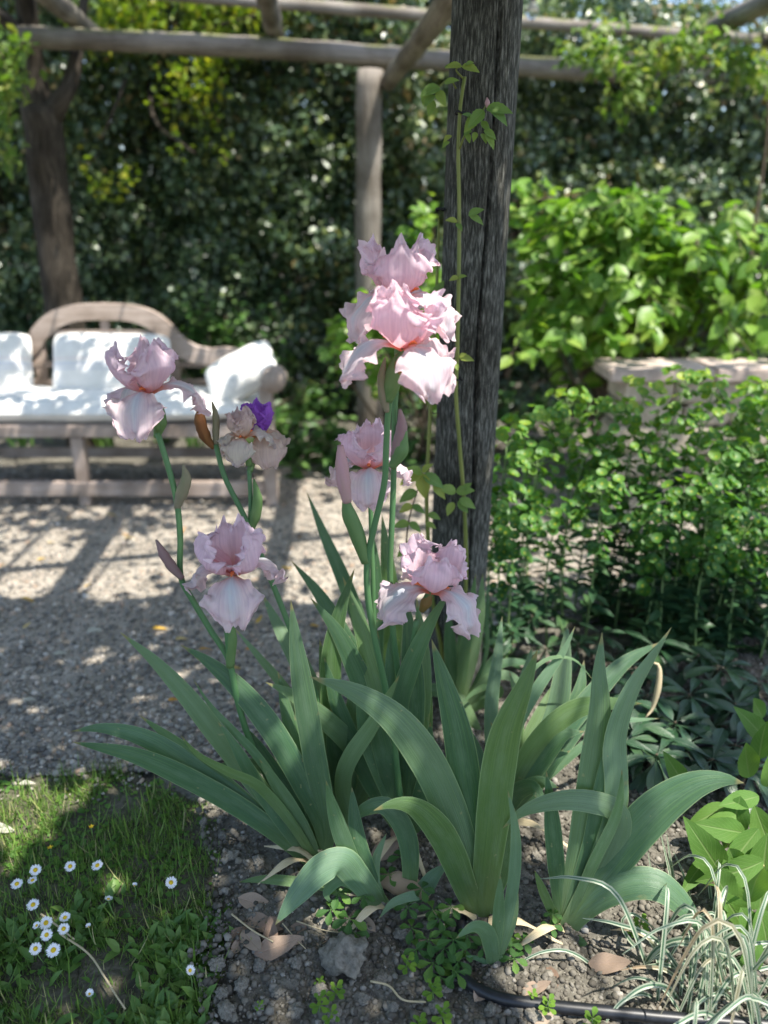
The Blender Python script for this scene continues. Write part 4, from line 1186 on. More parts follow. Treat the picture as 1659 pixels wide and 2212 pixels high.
# dark glossy rosettes under the spurge
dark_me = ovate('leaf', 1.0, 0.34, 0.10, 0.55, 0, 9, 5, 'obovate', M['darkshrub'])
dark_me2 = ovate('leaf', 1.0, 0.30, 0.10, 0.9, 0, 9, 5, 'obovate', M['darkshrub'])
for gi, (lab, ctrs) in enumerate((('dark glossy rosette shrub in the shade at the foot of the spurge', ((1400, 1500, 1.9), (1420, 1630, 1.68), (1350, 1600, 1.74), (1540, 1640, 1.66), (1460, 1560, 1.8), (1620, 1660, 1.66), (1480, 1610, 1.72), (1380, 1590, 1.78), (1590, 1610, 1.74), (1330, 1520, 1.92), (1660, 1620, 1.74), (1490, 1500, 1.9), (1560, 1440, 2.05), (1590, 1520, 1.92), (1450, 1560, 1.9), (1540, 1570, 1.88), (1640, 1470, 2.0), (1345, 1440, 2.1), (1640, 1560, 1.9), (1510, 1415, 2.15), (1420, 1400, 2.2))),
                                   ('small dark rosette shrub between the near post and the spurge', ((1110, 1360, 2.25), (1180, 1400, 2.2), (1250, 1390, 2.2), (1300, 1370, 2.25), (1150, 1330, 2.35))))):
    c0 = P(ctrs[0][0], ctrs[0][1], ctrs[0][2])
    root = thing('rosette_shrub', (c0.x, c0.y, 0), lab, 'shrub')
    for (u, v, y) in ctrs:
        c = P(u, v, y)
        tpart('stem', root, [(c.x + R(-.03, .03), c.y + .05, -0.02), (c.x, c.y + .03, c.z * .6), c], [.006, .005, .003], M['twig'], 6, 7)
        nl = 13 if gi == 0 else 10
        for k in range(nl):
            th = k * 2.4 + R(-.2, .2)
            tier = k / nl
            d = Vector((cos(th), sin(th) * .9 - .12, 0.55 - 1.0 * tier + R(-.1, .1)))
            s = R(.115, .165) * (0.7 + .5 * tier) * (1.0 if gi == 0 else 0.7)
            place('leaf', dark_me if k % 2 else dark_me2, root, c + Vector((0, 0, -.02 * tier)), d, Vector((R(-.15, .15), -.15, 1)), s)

# ================================================================== IRISES
def iris_leaf(root, pts, wpx, dyt=0.0, yb=None, twist=0.0, rnd=None, base=None, face=(0.0, -1.0, 0.30), fold=0.10, label=None, tipw=0.0, ypts=None, ext=True):
    """pts: photo points from tip to base; y runs from the base's distance to base+dyt at the tip"""
    if base is not None and ext: pts = list(pts) + [base]
    B = G(*pts[-1]) if yb is None else None
    y0 = yb if yb is not None else B.y
    n0 = len(pts)
    L = [0.0]
    for a, b in zip(pts[:-1], pts[1:]): L.append(L[-1] + math.hypot(a[0] - b[0], a[1] - b[1]))
    W3 = []
    for i, (u, v) in enumerate(pts):
        f = 1 - L[i] / L[-1]
        y = y0 + dyt * f ** 1.5 if ypts is None else ypts[i]
        p = P(u, v, y)
        if i == n0 - 1: p.z = min(p.z, -0.01) if yb is None else p.z
        p.z = max(p.z, -0.015)
        W3.append(p)
    W3 = W3[::-1]                                     # base -> tip
    n = 34
    C = spline(W3, n)
    Tn = unit(np.gradient(C, axis=0))
    wm = px(Vector(C[n // 2]), wpx)
    rnd = R() if rnd is None else rnd
    V, UV, F = [], [], []
    nv = 9
    f0 = np.array(face)
    prev = None
    for i in range(n):
        t = i / (n - 1)
        w = 0.60 + 0.40 * min(1, t / 0.42) ** 0.8
        if t > 0.58:
            w = max(tipw, (1 - ((t - 0.58) / 0.42) ** 1.9) if t < 1 else 0) + 0.004
        hw = wm * 0.5 * w
        s_ = np.cross(Tn[i], f0)
        if np.linalg.norm(s_) < 0.15 and prev is not None: s_ = prev
        s_ = unit(s_)
        if prev is not None and np.dot(s_, prev) < 0: s_ = -s_
        if prev is not None: s_ = unit(s_ * 0.5 + prev * 0.5)
        prev = s_
        nn = np.cross(s_, Tn[i])
        a = radians(twist) * (0.4 + 0.6 * t)
        s2 = s_ * cos(a) + nn * sin(a)
        n2 = np.cross(s2, Tn[i])
        wav = 0.05 * sin(t * 9 + rnd * 20)
        for j in range(nv):
            q = j / (nv - 1) * 2 - 1
            off = fold * hw * (1 - abs(q) ** 1.4) * (1 - 0.5 * t) + 0.35 * wav * hw * q * abs(q)
            V.append(C[i] + s2 * hw * q + n2 * off)
            UV.append((q * .5 + .5, t))
        if i:
            for j in range(nv - 1):
                k = (i - 1) * nv + j
                F.append((k, k + 1, k + nv + 1, k + nv))
    return part('leaf', root, V, F, M['iris_leaf'], UV, {'rnd': rnd}, label=label)

def petal(o, Rm, az, prof, wprof, cup, ruf, freq, seed, nu=34, nv=31, S=1.0, lat=0.0):
    """one ruffled petal: prof = (radius, height) line, wprof = half widths along it"""
    rs = random.Random(seed)
    c2 = spline([(a, b, 0) for a, b in prof], nu)
    tt = np.linspace(0, 1, nu)
    hw = np.interp(tt, np.linspace(0, 1, len(wprof)), wprof)
    T2 = np.gradient(c2, axis=0); T2 = T2 / np.maximum(1e-9, np.linalg.norm(T2[:, :2], axis=1))[:, None]
    er = np.array((cos(az), sin(az), 0)); el = np.array((-sin(az), cos(az), 0)); ez = np.array((0, 0, 1.0))
    ph = [rs.uniform(0, 6.28) for _ in range(6)]
    V, UV, F = [], [], []
    for i in range(nu):
        for j in range(nv):
            s = j / (nv - 1) * 2 - 1
            t = tt[i]
            ti = t * (1 - (0.23 * s * s + 0.020 * sin(7 * s + seed) + 0.016 * sin(17 * s + seed * 2)) * min(1, t * 2) * (0.3 + .7 * t))       # rounded end
            r = np.interp(ti, tt, c2[:, 0]); z = np.interp(ti, tt, c2[:, 1])
            tr = np.interp(ti, tt, T2[:, 0]); tz = np.interp(ti, tt, T2[:, 1])
            nr, nz = -tz, tr                                   # face normal in the radial plane
            w = hw[i]
            cu = np.interp(ti, [0, .3, 1], cup)
            ang = s * cu
            la = w * (sin(ang) / cu if abs(cu) > 1e-3 else s)
            dp = w * ((1 - cos(ang)) / cu if abs(cu) > 1e-3 else 0)
            sw = abs(s) ** 2.4 * min(1, max(0, (t - .15) / .3))
            tw = min(1, max(0, (t - .66) / .34)) ** 1.4
            side = 0 if s < 0 else 1
            ed = max(sw, tw)
            ru = ruf * (1.0 * sw * sin(freq * t * 6.28 + ph[side]) + 1.0 * tw * sin(freq * 0.95 * s * 3.3 + ph[2] + 1.2 * s * s))
            ru += ruf * 0.55 * ed * sin(freq * 2.3 * (t * 5 + abs(s) * 1.6) + ph[3 + side])
            ru += ruf * 0.28 * ed * sin(freq * 4.7 * (t * 4 + s * 2.2) + ph[4])
            ru += 0.0016 * sin(s * 21 + ph[1]) * min(1, t * 1.5) * (.35 + .65 * abs(s)) + 0.0009 * sin(s * 37 + ph[2]) * t
            ru += ruf * 0.50 * sin(s * 5.2 + ph[5]) * min(1, t * 2) * sin(t * 4 + ph[0])
            la += 0.45 * ruf * sw * sin(freq * t * 6.28 + ph[side] + 1.3)
            d = dp + ru
            p = er * (r + nr * d) + ez * (z + nz * d) + el * (la + lat * t)
            V.append(np.array(o) + Rm @ (p * S))
            UV.append((s * .5 + .5, t))
        if i:
            for j in range(nv - 1):
                k = (i - 1) * nv + j
                F.append((k, k + 1, k + nv + 1, k + nv))
    return V, F, UV
STD = [(.004, .0), (.026, .014), (.045, .038), (.053, .064), (.048, .086), (.034, .100)]
STDW = [.010, .020, .038, .052, .060, .061, .056, .044]
FAL = [(.004, .0), (.028, .011), (.055, .010), (.078, -.004), (.093, -.026), (.099, -.050), (.095, -.068)]
FALW = [.010, .016, .030, .047, .058, .061, .055, .040]
def iris_flower(root, base, az, S=1.0, tilt=(0, 0, 1), seed=1, mats=('standard', 'fall'), label=None, spathe='spathe', sp_len=0.07, sp_dir=None, open_=1.16, ruf=0.011, fall_rot=(0, 0, 0), droop=(1, 1, 1), stds=3):
    rs = random.Random(seed)
    z = Vector(tilt).normalized()
    x = Vector((1, 0, 0)); x = (x - z * x.dot(z)).normalized()
    Rm = np.array(Matrix((x, z.cross(x), z)).transposed())
    b = Vector(base)
    d = (-z if sp_dir is None else Vector(sp_dir)).normalized()
    # ovary/tube is the part's own mesh; petals hang on it
    fl = tpart('flower', root, [b + z * .012 * S, b - z * .005, b + d * sp_len * .5, b + d * sp_len], [.006 * S, .008 * S, .0085 * S, .0055], M['spathe'], 10, 9, label=label)
    v, f, u = tube([b + d * sp_len, b + d * sp_len * .55 + Vector((.002, -.003, 0)), b + d * .008 + Vector((.003, -.006, 0))], [.007, .0125 * S, .003], 12, 12)
    part('spathe', fl, v, f, M[spathe], u)
    for k in range(stds):
        a = az + pi / 3 + k * 2 * pi / 3 + rs.uniform(-.12, .12)
        prof = [(r * open_ * rs.uniform(.92, 1.08), h * rs.uniform(.95, 1.05)) for r, h in STD]
        v, f, u = petal(b, Rm, a, prof, STDW, [.9, 1.05, .75], ruf, 2.7, seed * 31 + k, S=S)
        part('standard_petal', fl, v, f, M['petal_' + mats[0]], u)
    for k in range(3):
        a = az + k * 2 * pi / 3 + fall_rot[k]
        dr = droop[k]
        prof = [(r * (1 + .06 * rs.uniform(-1, 1)), h * (dr if h < 0 else 1)) for r, h in FAL]
        v, f, u = petal(b, Rm, a, prof, FALW, [-.7, -.35, -.35], ruf * .85, 2.6, seed * 57 + k, S=S)
        fp = part('fall_petal', fl, v, f, M['petal_' + mats[1]], u)
        e = np.array((cos(a), sin(a), 0))
        q = [np.array(b) + Rm @ ((e * r + np.array((0, 0, h + .004))) * S) for r, h in ((.010, .006), (.024, .014), (.038, .016))]
        v, f, u = tube(q, [.0032 * S, .0042 * S, .0015], 7, 7, True, 0.5, k)
        part('beard', fp, v, f, M['beard'], u)
        # style arm arching over the beard
        q = [np.array(b) + Rm @ ((e * r + np.array((0, 0, h))) * S) for r, h in ((.004, .006), (.018, .028), (.034, .034), (.044, .046))]
        el = Rm @ np.array((-sin(a), cos(a), 0))
        C = spline(q, 8); V, U, F = [], [], []
        for i2, c in enumerate(C):
            w = (.005 + .009 * sin(pi * min(1, i2 / 7 * .75))) * S
            for j2, s2 in enumerate((-1, 0, 1)):
                V.append(c + el * w * s2 + (Rm @ np.array((0, 0, .004))) * (0 if s2 else 1)); U.append((s2 * .5 + .5, .25 + .3 * i2 / 7))
            if i2:
                for j2 in range(2):
                    kk = (i2 - 1) * 3 + j2
                    F.append((kk, kk + 1, kk + 4, kk + 3))
        part('style_arm', fl, V, F, M['petal_' + mats[0]], U)
    return fl
def stalk(root, pts, yb, yt, r=(.0075, .0068, .006), label=None):
    """pts top -> bottom in photo points; distance from yt at the top to yb at the bottom"""
    n = len(pts)
    W3 = [P(u, v, yt + (yb - yt) * (i / (n - 1))) for i, (u, v) in enumerate(pts)]
    W3[-1].z = max(W3[-1].z, -0.02)
    return tpart('stalk', root, W3[::-1], r, M['iris_stem'], 10, 5 * n, label=label)
def bud(par, pts, radii, material, y, label=None, name='bud'):
    return tpart(name, par, [P(u, v, y if not isinstance(y, (list, tuple)) else y[i]) for i, (u, v) in enumerate(pts)], radii, M[material], 12, 16, 0.12, int(pts[0][0]), label=label)
def sheath(par, pts, y, w, material='spathe'):
    """a green bract wrapped round the stalk"""
    Wp = [P(u, v, y) for u, v in pts]
    return tpart('spathe', par, Wp, [px(Wp[0], a) * .5 for a in w], M[material], 10, 14)

IG = 'bearded iris plants in the flower bed'
def plant(u, v, label):
    g = G(u, v)
    return thing('iris_plant', (g.x, g.y, 0), label, 'iris', IG)

# --- plant 1: the sprawling left fan with two pale blooms
b1 = (690, 1868)
p1 = plant(*b1, 'iris with sprawling fan over the lawn edge and two pale blooms before the bench')
for pts, w, dy, tw, rn in (
    ([(155, 1603), (300, 1635), (450, 1705), (570, 1780)], 52, -0.02, 8, .45),
    ([(153, 1580), (225, 1573), (320, 1598), (420, 1660), (540, 1745)], 46, 0.05, -10, .6),
    ([(258, 1365), (330, 1425), (400, 1500), (470, 1590), (560, 1705), (640, 1800)], 48, 0.10, 6, .5),
    ([(389, 1393), (450, 1430), (520, 1492), (590, 1580), (650, 1685), (700, 1795)], 52, 0.12, -8, .3),
    ([(417, 1467), (455, 1525), (505, 1580), (560, 1640), (640, 1760)], 24, 0.02, 25, .85),
    ([(389, 1588), (430, 1632), (495, 1668), (560, 1700), (630, 1780)], 30, -0.10, 25, .95),
    ([(434, 1672), (500, 1655), (580, 1658), (650, 1700), (690, 1800)], 34, 0.15, 0, .25),
    ([(628, 1296), (641, 1400), (660, 1520), (682, 1650), (705, 1780)], 54, 0.10, 14, .2),
    ([(470, 1560), (500, 1600), (570, 1720), (640, 1820)], 30, 0.0, -20, .55),
    ([(300, 1545), (390, 1612), (510, 1715), (615, 1808)], 40, 0.05, 10, .38), ([(520, 1560), (570, 1640), (640, 1760)], 44, 0.10, -8, .15), ([(600, 1450), (625, 1560), (670, 1720)], 40, 0.14, 10, .62),
    ([(560, 1640), (600, 1700), (660, 1800)], 34, -0.03, 10, .5)):
    iris_leaf(p1, pts, w, dy, None, tw, rn, b1)
st = stalk(p1, [(340, 935), (362, 1005), (381, 1080), (389, 1160), (390, 1245), (415, 1295), (455, 1362), (494, 1425), (512, 1510), (540, 1600), (590, 1700), (680, 1855)], 1.44, 1.52)
bud(st, [(395, 1002), (402, 1035), (392, 1065), (382, 1098)], [.002, .0115, .013, .007], 'papery', 1.505)
bud(st, [(337, 1166), (352, 1195), (372, 1225), (394, 1250)], [.002, .010, .0105, .006], 'grey_bud', 1.475)
sheath(st, [(500, 1320), (500, 1380), (497, 1440)], 1.455, (3, 26, 19))
tpart('branch', st, [P(498, 1438, 1.455), P(491, 1380, 1.45), P(488, 1315, 1.45)], [.0062, .0058, .0055], M['iris_stem'], 10, 9)
iris_flower(p1, P(322, 848, 1.52), radians(-97), 0.98, (-.06, -.12, 1), 3, label='lavender pink bloom in front of the bench cushions', sp_dir=P(342, 930, 1.52) - P(322, 848, 1.52), sp_len=0.078)
sheath(st, [(352, 880), (348, 905), (338, 945)], 1.525, (4, 30, 14))
iris_flower(p1, P(505, 1240, 1.44), radians(-84), 1.04, (-.02, -.15, 1), 5, label='pale pink bloom over the sunlit gravel', sp_dir=P(488, 1320, 1.45) - P(505, 1240, 1.44), sp_len=0.075, fall_rot=(0, .15, -.1))

# --- plant 2: withered bud and small peach bloom
b2 = (748, 1770)
p2 = plant(*b2, 'iris with a brown withered bud and a small peach coloured bloom')
for pts, w, dy, tw, rn in (
    ([(573, 1474), (630, 1500), (700, 1552), (765, 1620), (790, 1690)], 44, -0.04, -8, .5),
    ([(628, 1210), (690, 1285), (742, 1375), (790, 1470), (800, 1580)], 44, 0.25, 8, .45),
    ([(766, 1228), (738, 1310), (718, 1400), (714, 1490), (722, 1600)], 46, 0.08, -12, .1),
    ([(670, 1291), (722, 1355), (765, 1435), (795, 1520), (800, 1640)], 50, 0.06, 10, .55),
    ([(505, 1355), (560, 1420), (620, 1495), (680, 1600), (730, 1700)], 26, 0.18, 15, .8),
    ([(565, 1280), (600, 1350), (650, 1440), (700, 1560), (735, 1680)], 44, 0.22, -10, .5),
    ([(640, 1500), (672, 1600), (715, 1710)], 42, 0.08, 8, .34), ([(690, 1380), (712, 1500), (735, 1650)], 44, 0.12, -10, .26), ([(770, 1420), (765, 1530), (755, 1660)], 40, 0.06, 6, .72),
    ([(715, 1530), (722, 1600), (735, 1690)], 40, 0.0, 0, .05)):
    iris_leaf(p2, pts, w, dy, None, tw, rn, b2)
st = stalk(p2, [(466, 960), (485, 1030), (520, 1100), (548, 1160), (580, 1240), (612, 1320), (650, 1420), (700, 1560), (745, 1755)], 1.55, 1.66)
bud(st, [(438, 872), (432, 905), (442, 940), (462, 968)], [.004, .013, .013, .005], 'wither', 1.66, 'brown withered bloom')
bud(st, [(458, 868), (466, 900), (466, 940), (467, 968)], [.002, .008, .008, .005], 'papery', 1.665, name='spathe')
bud(st, [(548, 1035), (556, 1075), (552, 1110), (540, 1150)], [.002, .011, .013, .007], 'spathe', 1.63, name='spathe')
tpart('branch', st, [P(540, 1145, 1.63), P(541, 1080, 1.64), P(538, 1015, 1.66)], [.0058, .0052, .005], M['iris_stem'], 10, 9)
iris_flower(p2, P(525, 945, 1.66), radians(-96), 0.62, (-.05, -.2, 1), 8, ('peach', 'veined'), 'small faded peach bloom with purple veined falls', sp_dir=P(540, 1015, 1.66) - P(525, 945, 1.66), sp_len=0.065, ruf=.013, open_=.8)
iris_flower(p2, P(556, 942, 1.74), radians(-60), 0.80, (.1, -.1, 1), 9, ('purple', 'peach'), 'purple bloom tucked behind the peach one', sp_dir=P(541, 1010, 1.67) - P(556, 942, 1.74), sp_len=0.10, ruf=.008, open_=.75)

# --- plant 3: the tallest pink bloom
b3 = (872, 1800)
p3 = plant(*b3, 'tallest iris with a bright pink ruffled bloom held in front of the post')
for pts, w, dy, tw, rn in (
    ([(740, 1245), (772, 1330), (802, 1430), (830, 1530), (850, 1650)], 50, 0.15, 12, .95),
    ([(852, 1330), (842, 1420), (846, 1520), (858, 1640)], 28, 0.10, 0, .6),
    ([(878, 1285), (886, 1390), (892, 1500), (885, 1640)], 54, 0.10, -8, .15),
    ([(930, 1560), (922, 1670), (895, 1760)], 38, 0.02, 0, .3), ([(985, 1640), (950, 1720), (905, 1780)], 32, 0.03, 0, .6), ([(700, 1420), (735, 1540), (800, 1690)], 42, 0.08, 10, .44), ([(900, 1290), (912, 1420), (905, 1560), (885, 1700)], 44, 0.18, 5, .52), ([(815, 1360), (822, 1470), (840, 1620)], 36, 0.14, -5, .2),
    ([(805, 1500), (820, 1590), (845, 1690)], 46, -0.02, 8, .75),
    ([(770, 1500), (800, 1600), (845, 1710)], 50, 0.0, -14, .7),
    ([(863, 1458), (811, 1555), (758, 1634), (741, 1685), (749, 1745), (785, 1850)], 37, -0.10, 12, .8)):
    iris_leaf(p3, pts, w, dy, None, tw, rn, b3)
st = stalk(p3, [(846, 830), (838, 900), (834, 970), (830, 1045), (808, 1140), (793, 1215), (796, 1300), (812, 1390), (833, 1490), (855, 1640), (870, 1790)], 1.49, 1.46, (.0082, .0072, .0062))
bud(st, [(832, 772), (826, 810), (829, 850), (836, 890)], [.002, .009, .011, .005], 'papery', 1.455)
sheath(st, [(858, 765), (852, 795), (846, 835), (840, 868)], 1.45, (6, 34, 38, 16), 'spathe')
sheath(st, [(745, 1060), (752, 1105), (770, 1150), (790, 1215)], 1.475, (6, 34, 34, 20))
bud(st, [(735, 962), (738, 1000), (742, 1040), (750, 1085)], [.006, .0135, .0145, .009], 'pink_bud', 1.47, 'furled pink bud')
iris_flower(p3, P(872, 752, 1.44), radians(-58), 1.06, (.06, -.16, 1), 12, label='large bright pink bloom catching the sun', sp_dir=P(846, 832, 1.46) - P(872, 752, 1.44), sp_len=0.072, fall_rot=(0, -.1, .12), spathe='brown_spathe')

# --- plant 4: bloom behind and half hidden bloom under a leaf tip
b4 = (905, 1765)
p4 = plant(*b4, 'iris with one pale bloom behind the tallest and one low by the post')
for pts, w, dy, tw, rn in (
    ([(976, 1270), (935, 1335), (903, 1400), (878, 1465), (862, 1530), (870, 1640)], 42, -0.06, 10, .7),
    ([(905, 1385), (914, 1450), (916, 1540), (912, 1640)], 38, 0.08, 0, .25),
    ([(868, 1500), (930, 1490), (990, 1510), (1040, 1590)], 30, 0.20, 0, .75)):
    iris_leaf(p4, pts, w, dy, None, tw, rn, b4, ext=(pts[-1][0] < 1000))
st = stalk(p4, [(858, 800), (852, 900), (851, 1000), (848, 1100), (843, 1220), (846, 1330), (860, 1450), (890, 1620), (905, 1755)], 1.55, 1.56)
bud(st, [(864, 884), (868, 915), (864, 950), (852, 995)], [.003, .012, .0145, .009], 'grey_bud', 1.54)
sheath(st, [(876, 930), (866, 975), (846, 1010)], 1.535, (8, 34, 18))
iris_flower(p4, P(863, 645, 1.58), radians(-146), 1.10, (-.02, -.1, 1), 17, label='pale lilac pink bloom up behind the bright one', sp_dir=P(860, 790, 1.56) - P(863, 645, 1.58), sp_len=0.12, fall_rot=(0, 0, 0))
st2 = stalk(p4, [(900, 1340), (890, 1400), (878, 1480), (880, 1600), (903, 1755)], 1.55, 1.52)
iris_flower(p4, P(930, 1275, 1.50), radians(-32), 1.10, (.10, -.10, 1), 19, label='pale pink bloom low in front of the post', sp_dir=P(902, 1340, 1.52) - P(930, 1275, 1.50), sp_len=0.06, fall_rot=(.05, 0, -.12), spathe='brown_spathe')

# --- plant 5: bloom seen between the stalks
b5 = (800, 1640)
p5 = plant(*b5, 'iris with a pink bloom seen between the green stalks near the post foot')
for pts, w, dy, tw, rn in (
    ([(662, 1062), (702, 1160), (745, 1260), (780, 1360), (795, 1480)], 34, 0.2, 6, .45),
    ([(800, 1130), (812, 1220), (815, 1330), (812, 1460)], 30, 0.05, -10, .3),
    ([(825, 1110), (838, 1230), (848, 1360), (830, 1500)], 44, 0.1, 5, .4)):
    iris_leaf(p5, pts, w, dy, None, tw, rn, b5)
stalk(p5, [(800, 1075), (803, 1180), (806, 1300), (805, 1450), (800, 1630)], 1.72, 1.72)
iris_flower(p5, P(798, 1010, 1.70), radians(-92), 0.98, (-.03, -.1, 1), 23, label='pink bloom with a bluish white fall', sp_dir=(0, 0, -1), sp_len=0.07)

# --- plant 6: narrow pale leaves at the foot of the post
b6 = (985, 1545)
p6 = plant(*b6, 'tuft of narrow upright pale iris leaves at the foot of the post')
for pts, w, dy, tw, rn in (
    ([(1028, 1240), (1012, 1350), (998, 1460)], 24, -0.05, 5, .9), ([(1043, 1238), (1036, 1330), (1018, 1430)], 26, 0.0, -6, .8), ([(968, 1310), (972, 1390), (976, 1470)], 28, 0.0, 0, .55),
    ([(1056, 1215), (1052, 1330), (1046, 1430)], 9, 0.1, 20, .6), ([(1000, 1330), (995, 1420), (988, 1490)], 24, 0.03, 10, .7),
    ([(994, 1524), (1025, 1495), (1060, 1482), (1075, 1500)], 20, -0.1, 20, .9), ([(1165, 1440), (1120, 1430), (1075, 1440), (1040, 1500)], 20, 0.05, 10, .75), ([(1110, 1390), (1090, 1400), (1060, 1440), (1020, 1510)], 26, 0.05, 20, .7),
    ([(1150, 1500), (1100, 1460), (1050, 1470), (1010, 1530)], 22, 0.0, 12, .65)):
    iris_leaf(p6, pts, w, dy, None, tw, rn, b6)

# --- plant 7: the big front fan
b7 = (1040, 1990)
p7 = plant(*b7, 'iris plant without bloom, big upright fan of broad blue green leaves')
for pts, w, dy, tw, rn in (
    ([(668, 1462), (760, 1492), (850, 1550), (920, 1640), (972, 1750), (1010, 1870)], 76, 0.06, -6, .35),
    ([(932, 1380), (962, 1480), (988, 1580), (1006, 1690), (1022, 1800), (1034, 1910)], 68, 0.10, 12, .30),
    ([(1162, 1402), (1133, 1480), (1096, 1570), (1076, 1670), (1063, 1790), (1050, 1900)], 78, 0.02, -10, .40),
    ([(806, 1752), (850, 1736), (895, 1742), (940, 1782), (975, 1842), (1008, 1925)], 62, -0.06, 0, .25),
    ([(750, 1782), (790, 1748), (835, 1742), (872, 1790), (886, 1850), (884, 1935)], 44, 0.05, 0, .2),
    ([(1112, 1745), (1098, 1820), (1072, 1910)], 44, 0.06, 0, .1),
    ([(990, 1500), (1005, 1620), (1022, 1760), (1035, 1900)], 30, 0.12, 0, .2)):
    iris_leaf(p7, pts, w, dy, None, tw, rn, b7 if pts[0][0] != 750 else None, fold=.16)

# --- plant 8: arching damaged leaves in the middle
b8 = (1085, 1770)
p8 = plant(*b8, 'iris plant with arching torn yellowish leaves beside the big fan')
for pts, w, dy, tw, rn in (
    ([(1388, 1520), (1320, 1520), (1250, 1530), (1190, 1572), (1135, 1645), (1100, 1720)], 54, 0.05, -14, .95),
    ([(1262, 1580), (1212, 1592), (1155, 1662), (1110, 1730)], 44, 0.02, 12, .6),
    ([(1243, 1352), (1216, 1410), (1176, 1465), (1132, 1535), (1105, 1600), (1090, 1690)], 28, 0.10, 25, 1.0),
    ([(1226, 1345), (1218, 1440), (1200, 1540), (1150, 1650)], 48, 0.25, 0, .05),
    ([(1425, 1388), (1352, 1430), (1290, 1492), (1225, 1570), (1150, 1680)], 46, 0.25, 5, .15),
    ([(1262, 1425), (1250, 1500), (1200, 1600), (1130, 1700)], 44, 0.2, 0, .3),
    ([(1282, 1470), (1240, 1425), (1180, 1425), (1130, 1480), (1095, 1600)], 10, 0.1, 30, .9),
    ([(1180, 1740), (1150, 1700), (1110, 1720), (1080, 1790)], 44, -0.08, 0, .6),
    ([(1150, 1395), (1130, 1480), (1105, 1580), (1090, 1690)], 34, 0.2, 10, .35),
    ([(1085, 1330), (1075, 1420), (1062, 1520), (1065, 1640)], 30, 0.25, 8, .42), ([(1100, 1450), (1120, 1530), (1112, 1640)], 28, 0.15, -12, .66), ([(1060, 1560), (1088, 1620), (1096, 1700)], 38, 0.05, 8, .22),
    ([(1195, 1478), (1162, 1560), (1120, 1660)], 42, 0.15, -8, .13), ([(1232, 1622), (1190, 1648), (1140, 1710)], 48, 0.04, 0, .47), ([(1208, 1702), (1160, 1690), (1112, 1735)], 40, -0.05, 0, .7),
    ([(1000, 1555), (1030, 1640), (1060, 1735)], 40, 0.1, 8, .33), ([(958, 1550), (1000, 1655), (1050, 1745)], 34, 0.12, 0, .58), ([(1270, 1540), (1200, 1600), (1140, 1690)], 36, 0.2, 10, .27), ([(1310, 1480), (1255, 1560), (1180, 1660)], 40, 0.22, 0, .08),
    ([(1425, 1552), (1385, 1555), (1330, 1560), (1260, 1610), (1160, 1700)], 18, 0.12, 25, .9)):
    iris_leaf(p8, pts, w, dy, None, tw, rn, b8)
tpart('dry_leaf', p8, [P(1412, 1432, 1.75), P(1424, 1440, 1.75), P(1423, 1480, 1.74), P(1410, 1530, 1.73), P(1395, 1550, 1.72)], [.003, .007, .009, .006, .002], M['straw'], 6, 14)

# --- plant 9: the right fan
b9 = (1217, 2008)
p9 = plant(*b9, 'iris plant without bloom, sunlit twisted leaves beside the striped grass')
for pts, w, dy, tw, rn, fc in (
    ([(1301, 1365), (1295, 1450), (1296, 1540), (1282, 1650), (1264, 1770), (1240, 1900)], 58, 0.12, 10, .5, (0, -1, .3)),
    ([(1451, 1355), (1408, 1420), (1368, 1482), (1342, 1545), (1328, 1610), (1332, 1690), (1326, 1770), (1270, 1910)], 64, 0.10, -12, 1.0, (.25, -1, .3)),
    ([(1608, 1692), (1560, 1684), (1500, 1696), (1432, 1738), (1370, 1800), (1318, 1862), (1262, 1935)], 90, 0.02, -12, .55, (-.3, -1, .5)),
    ([(1523, 2032), (1490, 1972), (1432, 1918), (1372, 1908), (1310, 1928), (1258, 1966)], 66, -0.08, 0, .7, (0, -1, 1.0)),
    ([(1344, 1661), (1340, 1725), (1322, 1785), (1280, 1870)], 26, -0.02, 0, .75, (0, -1, .3)),
    ([(1180, 1665), (1190, 1745), (1200, 1850)], 38, 0.05, 0, .3, (0, -1, .3)),
    ([(1085, 1790), (1140, 1748), (1230, 1728), (1320, 1745), (1340, 1790), (1300, 1880)], 50, 0.02, 0, .65, (0, -1, .7)),
    ([(1155, 1880), (1175, 1930), (1200, 1985)], 20, 0.0, 0, .4, (0, -1, .3)),
    ([(1270, 2040), (1240, 2028), (1222, 2015)], 22, -0.05, 0, .7, (0, -1, .8)),
    ([(1310, 1600), (1300, 1700), (1280, 1820), (1245, 1930)], 44, 0.04, 15, .6, (.2, -1, .3))):
    iris_leaf(p9, pts, w, dy, None, tw, rn, b9, fc, fold=.15)

# --- plant 10: small blue offset in front
b10 = (1066, 2090)
p10 = plant(*b10, 'small blue green iris offset next to the black pipe')
for pts, w, dy, tw, rn in (
    ([(1097, 1707), (1113, 1790), (1112, 1880), (1096, 1985)], 26, 0.03, 20, 1.0), ([(1081, 1891), (1079, 1940), (1075, 2005)], 26, 0.0, 0, .9),
    ([(985, 2028), (1022, 2002), (1050, 2012), (1062, 2050)], 36, -0.03, 0, .9), ([(1120, 1930), (1108, 1990), (1085, 2050)], 18, 0.02, 10, .8), ([(1005, 2065), (1035, 2072), (1055, 2085)], 12, -0.01, 0, .6)):
    iris_leaf(p10, pts, w, dy, None, tw, rn, b10)

